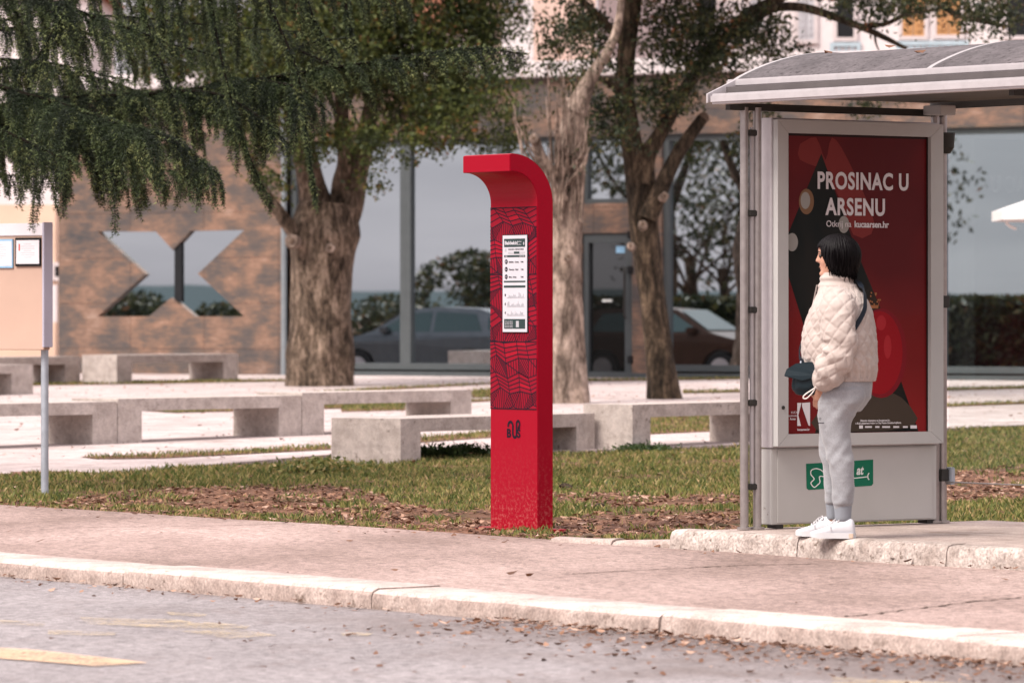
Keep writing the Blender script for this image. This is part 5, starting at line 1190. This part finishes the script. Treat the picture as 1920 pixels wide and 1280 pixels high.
t = NT('skin'); t.col(t.ramp(t.noise(18, 3), [(.3, (.44, .235, .165, 1)), (.7, (.54, .30, .22, 1))])).set(Roughness=.5); t.b.inputs['Subsurface Weight'].default_value = .08; t.b.inputs['Subsurface Radius'].default_value = (.02, .008, .004); M['skin'] = t.m
t = NT('jacket_cloth'); t.col(t.ramp(t.noise(9, 5), [(.3, (.38, .315, .285, 1)), (.7, (.47, .40, .365, 1))])).set(Roughness=.8); t.b.inputs['Sheen Weight'].default_value = .2; t.bump(t.noise(38, 4, .5, dist=.8), .3, .004); t.bump(t.noise(420, 2), .25, .001); M['jacket'] = t.m
t = NT('jersey_grey'); c = t.mix(1, t.ramp(t.noise(5, 4), [(.3, (.26, .262, .278, 1)), (.7, (.31, .312, .328, 1))]), t.ramp(t.noise(300, 3, .7, (1, 1, .3)), [(.3, .82), (.7, 1.12)]), 'MULTIPLY')
t.col(c).set(Roughness=.95); t.b.inputs['Sheen Weight'].default_value = .3; t.bump(t.noise(9, 4, .5, (1, 1, 2.2), dist=1.2), .22, .015); t.bump(t.noise(500, 2), .3, .001); M['jersey'] = t.m
t = NT('rib_knit'); w_ = t.n('TexWave'); w_.inputs['Scale'].default_value = 80; t.l(t.coord(), w_.inputs['Vector']); t.col((.25, .265, .295, 1)).set(Roughness=.95); t.bump(w_.outputs[0], .5, .003); M['rib'] = t.m
t = NT('hair'); t.b.inputs['Specular IOR Level'].default_value = .12; t.col((.003, .002, .0025, 1)).set(Roughness=.55); t.bump(t.noise(90, 3, .5, (1, 1, .1)), .6, .003); M['hair'] = t.m
M['shoe'] = simple('white_leather', (.60, .60, .63, 1), .45, var=.03, bump=.15, bs=60); M['sole'] = simple('white_rubber', (.56, .55, .56, 1), .6); M['tan'] = simple('tan_patch', (.55, .42, .33, 1), .6)
M['bag'] = simple('bag_nylon', (.010, .019, .025, 1), .42, bump=.3, bs=30); M['strap'] = simple('bag_strap', (.010, .014, .022, 1), .6); M['cord'] = simple('drawcord', (.72, .66, .62, 1), .7)
M['eye'] = simple('eye', (.03, .02, .015, 1), .1)

# body : head, neck, trunk, arms, hands and legs in one surface
HX = .030
def facedisp(s_, t_, p):
    z = p.z; y = p.y; fr_ = max(0, math.cos(t_))
    g = lambda v, c, w: math.exp(-((v-c)/w)**2)
    d = 0
    if fr_ > 0:
        nz_ = max(0, min(1, (1.530-z)/.045)) if z > 1.483 else max(0, 1-(1.483-z)/.012)
        d += .027*nz_*g(y, 0, .0105)*fr_
        d += .007*g(z, 1.459, .0055)*g(y, 0, .020)+.006*g(z, 1.446, .006)*g(y, 0, .018)-.004*g(z, 1.4525, .0028)*g(y, 0, .02)
        d += .008*g(z, 1.415, .012)*g(y, 0, .02)-.004*g(z, 1.433, .006)*g(y, 0, .02)
        for s in (1, -1): d += -.010*g(z, 1.512, .010)*g(y, s*.031, .013)+.004*g(z, 1.529, .006)*g(y, s*.03, .02)+.004*g(z, 1.478, .016)*g(y, s*.038, .018)
    return d
mb = MB()
hloft(mb, [(1.392, HX+.040, 0, .018, .02, .015), (1.400, HX+.03, 0, .040, .035, .032), (1.42, HX+.01, 0, .066, .050, .047), (1.45, HX, 0, .074, .075, .058), (1.48, HX, 0, .078, .090, .065), (1.51, HX, 0, .082, .098, .070), (1.54, HX, 0, .088, .102, .073), (1.57, HX, 0, .082, .098, .070), (1.595, HX, 0, .066, .080, .058), (1.611, HX, 0, .040, .050, .038), (1.617, HX, 0, .01, .012, .01)], 72, 8, disp=facedisp)
ploft(mb, [(-.03, 0, 1.24, .06, .06), (-.015, 0, 1.34, .054, .054), (.005, 0, 1.40, .052, .054), (.012, 0, 1.45, .05, .055)], 24, 3)
hloft(mb, [(.70, -.03, 0, .08, .09, .13), (.85, -.02, 0, .08, .09, .13), (1.05, -.01, 0, .09, .09, .12), (1.20, -.02, 0, .09, .09, .15), (1.29, -.02, 0, .06, .06, .11), (1.33, -.02, 0, .04, .04, .06)], 32, 4)
for s in (1, -1):
    ploft(mb, [(-.02, s*.13, 1.26, .045, .045), (-.015, s*.20, 1.20, .045, .045), (-.04, s*.225, 1.00, .036, .036), (.02, s*.20, .90, .034, .034), (.072, s*.165, .805, .024, .027)], 20, 4)
    x0 = -.0325 if s == 1 else .055
    kx = .0 if s == 1 else .055
    ploft(mb, [(-.03, s*.07, .78, .06, .065), (kx-.0+.0, s*.085, .46, .045, .045), (x0, s*.085, .2, .036, .038), (x0, s*.085, .10, .032, .034), (x0+.01, s*.085, .05, .026, .030)], 20, 4)
    ploft(mb, [(x0-.02, s*.085, .045, .022, .018), (x0+.05, s*.085, .040, .026, .016), (x0+.11, s*.085, .032, .026, .010)], 16, 3)
    for e_ in (0,):                             # ear
        ploft(mb, [(HX-.012, s*.068, 1.49, .006, .010), (HX-.018, s*.080, 1.51, .006, .016), (HX-.018, s*.082, 1.53, .006, .012)], 12, 3)
    # hand : palm, four fingers, thumb, curled toward the pocket mouth
    hb = Vector((.070, s*.160, .812)); hd = Vector((.22, -s*.42, -.88)).normalized(); hn = Vector((0, s, 0)); hw_ = hd.cross(hn).normalized()*(1 if s == 1 else -1)
    fw = Vector((.92, 0, .38))
    ploft(mb, [tuple(hb-hd*.01)+(.013, .022), tuple(hb+hd*.03)+(.014, .034), tuple(hb+hd*.075)+(.012, .038), tuple(hb+hd*.088)+(.009, .034)], 20, 4)
    for j, (off, ln) in enumerate(((.028, .066), (.010, .074), (-.009, .069), (-.027, .054))):
        b0 = hb+hd*.078+fw*off; c1 = b0+hd*ln*.45-hn*.004; c2 = c1+(hd-hn*.45).normalized()*ln*.32; c3 = c2+(hd-hn*1.1).normalized()*ln*.28
        ploft(mb, [tuple(b0)+(.0086, .0086), tuple(c1)+(.0084, .0084), tuple(c2)+(.0074, .0074), tuple(c3)+(.0056, .0056)], 12, 3)
    b0 = hb+hd*.022+fw*.024; ploft(mb, [tuple(b0)+(.011, .011), tuple(b0+fw*.018+hd*.022-hn*.006)+(.0098, .0098), tuple(b0+fw*.022+hd*.048-hn*.014)+(.008, .008), tuple(b0+fw*.018+hd*.064-hn*.018)+(.006, .006)], 12, 3)
body = mb.build('body', M['skin'], per, smooth=True)
rm = body.modifiers.new('r', 'REMESH'); rm.mode = 'VOXEL'; rm.voxel_size = .0048; sm = body.modifiers.new('s', 'SMOOTH'); sm.iterations = 2; sm.factor = .5
bake(body); body.data.polygons.foreach_set('use_smooth', [True]*len(body.data.polygons))
for s in (1, -1):
    bm = bmesh.new(); bmesh.ops.create_uvsphere(bm, u_segments=16, v_segments=10, radius=.0115); me = bpy.data.meshes.new('eye'); bm.to_mesh(me); bm.free()
    link('eye', me, M['eye'], per, True, loc=(HX+.068, s*.031, 1.511))
    m2 = MB(); m2.tube(smoothpath([(HX+.085, s*.018, 1.531), (HX+.078, s*.034, 1.535), (HX+.064, s*.048, 1.530)], 4), .003, 6); m2.build('eyebrow', M['hair'], per)
m2 = MB(); m2.tube(smoothpath([(HX+.0755, -.018, 1.4525), (HX+.0835, 0, 1.4525), (HX+.0755, .018, 1.4525)], 4), .0020, 6); m2.build('lips', simple('lips', (.42, .225, .17, 1), .5), per)
# hair : bob with fringe
def zlow(t_):
    a = abs(math.degrees(t_)); return 1.558 if a < 42 else (1.558-(a-42)/28*.115 if a < 70 else 1.443-.034*min(1, (a-70)/40))
CX, CZ, RX_, RY_, RZ_ = .010, 1.518, .119, .104, .114
def hsurf(t_, f, e=1.0):
    """f 0 crown .. 1 lower edge"""
    zl = zlow(t_); zt__ = CZ+RZ_; z = zt__+(zl-zt__)*f
    if z > CZ-.01: k = math.sqrt(max(0, 1-((z-CZ)/RZ_)**2))
    else: k = 1-.34*((CZ-.01-z)/.12)**1.8
    return Vector((CX+RX_*k*math.cos(t_)*e, RY_*k*math.sin(t_)*e, z))
mb = MB(); n = 64; m = 26; vs = []
for i in range(m):
    f = (i/(m-1))**1.0; f = 1-(1-f)**1.6 if False else f
    for j in range(n): t_ = -math.pi+2*math.pi*j/n; p = hsurf(t_, f**1.4, .985); vs.append(p)
mb.add(vs, [(i*n+j, i*n+(j+1) % n, (i+1)*n+(j+1) % n, (i+1)*n+j) for i in range(m-1) for j in range(n)])
rr = random.Random(9)
for i in range(430):
    t0 = rr.uniform(-math.pi, math.pi); f0 = rr.uniform(.02, .45); f1 = rr.uniform(.96, 1.03)+(.05 if rr.random() < .12 else 0); tw = rr.uniform(-.10, .10); e0 = rr.uniform(.975, 1.022)
    pts = []; 
    for j in range(9):
        f = f0+(f1-f0)*j/8; p = hsurf(t0+tw*j/8, f**1.2, e0+.012*math.sin(j*.8+i)); pts.append(p)
    if abs(math.degrees(t0)) > 70: pts[-1] += Vector((rr.uniform(-.016, .012), rr.uniform(-.010, .010), -rr.uniform(0, .024))); pts[-2] += Vector((rr.uniform(-.006, .005), rr.uniform(-.004, .006), 0))
    mb.tube(pts, [.003, .006, .0075, .008, .008, .0078, .007, .0055, .0012], 6, flat=.5)
hair = mb.build('hair', M['hair'], per, smooth=True); sd = hair.modifiers.new('t', 'SOLIDIFY'); sd.thickness = .004; sd.offset = -1

# jacket
def quilt(s_, u_, w=.082, amp=.0060):
    a = (s_+u_)/w; b = (s_-u_)/w; d = min(abs(a-round(a)), abs(b-round(b)))*w; return amp*(1-math.exp(-(d/.010)**1.3))-amp*.6
def crumple(p, a=.0032, f=8): return a*mnoise.noise(p*f)+a*1.1*(.5-abs(mnoise.noise(Vector((p.x*15+p.z*9, p.y*12, p.z*22))))*2)
def jd(s_, t_, p):
    z = p.z; e = min(1, max(0, (z-.885)/.04))*min(1, max(0, (1.36-z)/.03)); u_ = t_*.215
    g = 0
    if z < 1.0: g = .007*math.sin(t_*26+2*mnoise.noise(p*6))*(1-(z-.85)/.15)
    return quilt(s_, u_)*e+crumple(p)*e+g
mb = MB()
hloft(mb, [(.845, -.02, 0, .155, .163, .178), (.862, -.02, 0, .160, .170, .184), (.885, -.02, 0, .166, .174, .19), (.905, -.015, 0, .190, .182, .205), (.945, -.01, 0, .206, .188, .222), (1.00, -.005, 0, .210, .192, .232), (1.06, -.005, 0, .206, .190, .235), (1.115, -.005, 0, .197, .184, .232), (1.20, -.005, 0, .172, .168, .222), (1.265, -.01, 0, .150, .140, .190), (1.305, -.01, 0, .133, .112, .142), (1.335, -.003, 0, .118, .094, .102), (1.36, .005, 0, .104, .090, .086)], 220, 19, 2.25, jd, caps=True)
jk = mb.build('jacket', M['jacket'], per, smooth=True)
mb = MB()
def cd(s_, t_, p): return .004*math.sin((p.z-1.3)*150)+.003*mnoise.noise(p*20)
hloft(mb, [(1.325, .0, 0, .118, .090, .100), (1.35, .008, 0, .106, .088, .088), (1.38, .012, 0, .096, .086, .080), (1.405, .014, 0, .088, .086, .078), (1.420, .014, 0, .082, .082, .074), (1.420, .014, 0, .072, .072, .065), (1.38, .012, 0, .072, .070, .064)], 80, 6, 2.1, cd, caps=False)
mb.build('collar', M['jacket'], jk, smooth=True)
def hd_(s_, t_, p): return .0035*math.sin(t_*60)
mb = MB(); hloft(mb, [(.838, -.02, 0, .150, .160, .174), (.842, -.02, 0, .158, .168, .182), (.856, -.02, 0, .160, .170, .184), (.866, -.02, 0, .154, .164, .178)], 140, 4, 2.25, hd_, caps=False); mb.build('hem_band', M['jacket'], jk, smooth=True)
mb = MB(); mb.box(.0, .006, -.012, .012, -.02, .10, .003); o = mb.build('zip_flap', M['jacket'], jk); o.location = (.140, .01, 1.26); o.rotation_euler = (0, R(-12), 0)
for s in (1, -1):
    def sd_(s_, t_, p):
        e = min(1, s_/.05)*min(1, max(0, (.56-s_)/.05)); bulge = .010*math.sin(s_*60+t_*1.0)*max(0, min(1, (s_-.22)/.1))
        return quilt(s_, t_*.085, .078, .0060)*e+crumple(p, .004, 9)*e+bulge*e*.8
    mb = MB()
    ploft(mb, [(-.015, s*.120, 1.300, .055, .060), (-.018, s*.165, 1.272, .074, .088), (-.022, s*.205, 1.21, .076, .098), (-.03, s*.225, 1.13, .074, .096), (-.045, s*.235, 1.05, .072, .092), (-.035, s*.236, .98, .071, .088), (.000, s*.226, .92, .072, .088), (.035, s*.205, .862, .066, .078), (.060, s*.183, .825, .050, .058), (.070, s*.170, .806, .034, .040), (.074, s*.168, .798, .034, .040)], 130, 18, sd_)
    slv = mb.build('sleeve', M['jacket'], jk, smooth=True)
    m2 = MB(); m2.tube(smoothpath([(.085, s*.215, .812), (.115, s*.225, .792), (.150, s*.222, .768), (.158, s*.220, .752), (.140, s*.220, .750), (.112, s*.222, .775), (.092, s*.215, .806)], 5), .0032, 8); m2.build('drawcord', M['cord'], slv, smooth=True)
    m2 = MB(); m2.cyl((.078, s*.216, .806), (.092, s*.222, .814), .007, n=10); m2.build('cord_stopper', M['cord'], slv, smooth=True)

# joggers
mb = MB()
hloft(mb, [(.93, -.02, 0, .12, .13, .15), (.88, -.02, 0, .128, .150, .168), (.82, -.02, 0, .122, .152, .176), (.76, -.02, 0, .120, .143, .176), (.715, -.02, 0, .118, .118, .172), (.68, -.02, 0, .10, .085, .15)], 60, 5, 2.2)
for s, rows_ in ((1, [(.80, .10, -.15, .095), (.735, .102, -.145, .096), (.684, .100, -.105, .092), (.62, .093, -.080, .086), (.583, .088, -.075, .083), (.52, .076, -.077, .078), (.454, .063, -.083, .074), (.40, .048, -.090, .073), (.368, .040, -.093, .071), (.282, .029, -.096, .066), (.215, .022, -.094, .062), (.185, .018, -.090, .060), (.172, .014, -.080, .050), (.14, .012, -.077, .046)]),
                 (-1, [(.80, .10, -.12, .095), (.735, .112, -.10, .096), (.684, .122, -.07, .092), (.62, .130, -.045, .086), (.583, .131, -.030, .083), (.52, .130, -.012, .078), (.454, .126, .0, .074), (.40, .118, .008, .073), (.368, .112, .012, .071), (.282, .101, .018, .066), (.215, .097, .018, .062), (.185, .095, .018, .060), (.172, .091, .020, .050), (.14, .090, .022, .046)])):
    def fold(s_, t_, p):
        z = p.z; k = math.exp(-((z-.44)/.10)**2)*.6+math.exp(-((z-.22)/.06)**2)*.9+math.exp(-((z-.70)/.08)**2)*.7
        q = mnoise.noise(Vector((p.x*5, p.y*5, z*17+p.x*22*s))); return (.016*q*k+.007*mnoise.noise(Vector((p.x*9, p.y*9, z*6))))*(0 if z < .16 else 1)
    hloft(mb, [(z, (f+b)/2, s*.088, (f-b)/2, (f-b)/2, w) for z, f, b, w in rows_], 44, 8, 2.1, fold)
jg = mb.build('joggers', M['jersey'], per, smooth=True)
rm = jg.modifiers.new('r', 'REMESH'); rm.mode = 'VOXEL'; rm.voxel_size = .0065; sm = jg.modifiers.new('s', 'SMOOTH'); sm.iterations = 4; sm.factor = .5; bake(jg)
me = jg.data; co = np.empty(len(me.vertices)*3); no = np.empty(len(me.vertices)*3); me.vertices.foreach_get('co', co); me.vertices.foreach_get('normal', no); co = co.reshape(-1, 3); no = no.reshape(-1, 3)
for i in range(len(co)):
    x, y, z = co[i]
    ridge = 1-abs(mnoise.noise(Vector((x*7+z*5, y*5, z*13-x*14))))*2.2; k = math.exp(-((z-.42)/.10)**2)+math.exp(-((z-.22)/.05)**2)+math.exp(-((z-.72)/.09)**2)*1.2
    co[i] += no[i]*.0050*max(ridge, -.5)*k*(1 if z > .18 else 0)
me.vertices.foreach_set('co', co.ravel()); me.update(); me.polygons.foreach_set('use_smooth', [True]*len(me.polygons))
for s, f, b in ((1, .014, -.079), (-1, .092, .019)):
    mb = MB(); hloft(mb, [(.178, (f+b)/2, s*.088, (f-b)/2+.003, (f-b)/2+.003, .050), (.15, (f+b)/2, s*.088, (f-b)/2, (f-b)/2, .048), (.10, (f+b)/2, s*.088, (f-b)/2-.004, (f-b)/2-.004, .044), (.094, (f+b)/2, s*.088, (f-b)/2-.012, (f-b)/2-.012, .036)], 60, 5); mb.build('cuff', M['rib'], jg, smooth=True)
mb = MB()
for a_, b_ in (((.058, .0), (.046, .012)), ((.046, .012), (.040, -.006))): pass
# small embroidered emblem on the near thigh
t0 = MB(); c0 = Vector((.075, .1755, .640))
for i in range(5):
    a = math.pi/2+i*2*math.pi/5; t0.add([c0+Vector((math.cos(a)*.010, .001, math.sin(a)*.010)), c0+Vector((math.cos(a+.6)*.004, .001, math.sin(a+.6)*.004)), c0+Vector((math.cos(a-.6)*.004, .001, math.sin(a-.6)*.004))], [(0, 1, 2)])
t0.box(c0.x-.022, c0.x+.012, c0.y-.001, c0.y+.002, c0.z-.024, c0.z-.020); t0.build('emblem', M['ink'], jg)

# trainers
def trainer(s, xh, toe_turn):
    sh_ = empty('trainer', (xh, s*.088, 0), toe_turn); sh_.parent = per
    mb = MB(); st_ = [(0, .014, .05), (.006, .028, .088), (.022, .036, .106), (.05, .040, .108), (.075, .040, .108), (.095, .039, .101), (.118, .039, .078), (.145, .042, .064), (.178, .043, .052), (.206, .038, .044), (.226, .026, .038), (.236, .010, .032)]
    R_ = cr(st_, 4); n = 28; vs = []
    for x, w, h in R_:
        for j in range(n):
            t_ = 2*math.pi*j/n; c, q = math.cos(t_), math.sin(t_); vs.append(Vector((x, w*math.copysign(abs(c)**.8, c), .016+(h-.016)/2*(1+math.copysign(abs(q)**.85, q)))))
    m = len(R_); mb.add(vs, [(i*n+j, i*n+(j+1) % n, (i+1)*n+(j+1) % n, (i+1)*n+j) for i in range(m-1) for j in range(n)]+[tuple(reversed(range(n))), tuple(range((m-1)*n, m*n))])
    up_ = mb.build('upper', M['shoe'], None, smooth=True); 
    out_ = [(x-.003 if x < .1 else x+.004, (w+.0035)) for x, w, h in R_]
    ol = [(x, w) for x, w in out_]+[(x, -w) for x, w in reversed(out_)]
    mb = MB(); mb.prism(ol, lambda x, y: Vector((x, y, .0 if x < .19 else (x-.19)*.12)), lambda x, y: Vector((x, y, .030))); so_ = mb.build('sole', M['sole'], None, bevel=.002)
    lc = MB()
    for i in range(5): x = .098+i*.013; z = .103-i*.0085; lc.tube([(x-.006, .026, z-.016), (x, .012, z), (x+.004, -.012, z), (x-.002, -.026, z-.016)], .0032, 8)
    lc.tube(smoothpath([(.095, .01, .105), (.108, .034, .098), (.128, .044, .070), (.122, .046, .045)], 4), .003, 8); lc.tube(smoothpath([(.095, .0, .105), (.088, .022, .112), (.078, .036, .100), (.090, .034, .090), (.098, .01, .103)], 4), .003, 8)
    la = lc.build('laces', M['sole'], None, smooth=True)
    parts_ = [up_, so_, la]
    m2 = MB(); m2.box(.004, .040, .0360, .0412, .002, .026, .001); parts_.append(m2.build('heel_patch', M['tan'], None)); 
    for o in parts_: o.parent = sh_
    return sh_
trainer(1, -.098, R(2)); trainer(-1, .022, R(-4))

# cross-body bag : a thing of its own, worn by the woman
bag = empty('shoulder_bag', pl0, PR, label='dark teal nylon crossbody bag hanging at the front of the waiting woman', cat='bag')
mb = MB(); mb.box(.100, .278, .095, .185, .765, .925, .022)
mb.v = [(x-.03+(z-.76)*-.16*(1 if x > .19 else 0)+.0, y+.006*mnoise.noise(Vector((x*20, z*20, 0))), z-.012*(1-abs(x-.19)/.09)*(1 if z < .85 else 0)) for x, y, z in mb.v]
bo = mb.build('pouch', M['bag'], bag, smooth=True); sb = bo.modifiers.new('s', 'SUBSURF'); sb.levels = 1; sb.render_levels = 2
mb = MB(); fl_ = [(.065, .938), (.07, .868), (.17, .842), (.268, .868), (.255, .905), (.205, .935), (.13, .945)]
mb.prism(fl_, lambda x, z: Vector((x, .191+.006*(1 if z < .88 else 0), z)), lambda x, z: Vector((x, .181, z))); f_ = mb.build('flap', M['bag'], bag, bevel=.003)
mb = MB(); tp = [(.065, .938), (.13, .945), (.205, .935), (.255, .905), (.255, .895), (.205, .925), (.13, .935), (.065, .928)]
mb.prism(tp, lambda x, z: Vector((x, .19, z)), lambda x, z: Vector((x, .092, z))); mb.build('flap_top', M['bag'], bag)
mb = MB()
sp_pts = [(.080, .10, .93), (.165, .115, .94), (.205, .03, 1.00), (.185, -.09, 1.10), (.140, -.12, 1.22), (.085, -.10, 1.315), (.02, -.070, 1.372), (-.075, -.030, 1.372), (-.125, .040, 1.335), (-.147, .095, 1.275), (-.150, .140, 1.215), (-.118, .190, 1.135), (-.08, .222, 1.07)]
P = smoothpath(sp_pts, 8); vs = []
for i, p in enumerate(P):
    d = (P[min(i+1, len(P)-1)]-P[max(i-1, 0)]).normalized(); out_ = Vector((p.x+.01, p.y, 0)).normalized() if p.z < 1.33 else Vector((0, 0, 1)); w_ = d.cross(out_).normalized()*.013; o2 = out_*.009
    vs += [p+w_+o2, p-w_+o2, p-w_+o2*1.5, p+w_+o2*1.5]
mb.add(vs, [(4*i+j, 4*i+(j+1) % 4, 4*i+4+(j+1) % 4, 4*i+4+j) for i in range(len(P)-1) for j in range(4)]); mb.build('strap', M['strap'], bag)
mb = MB(); mb.tube([(.19, .12, .945), (.185, .15, .92)], .005, 8); mb.build('ring', M['galv'], bag)
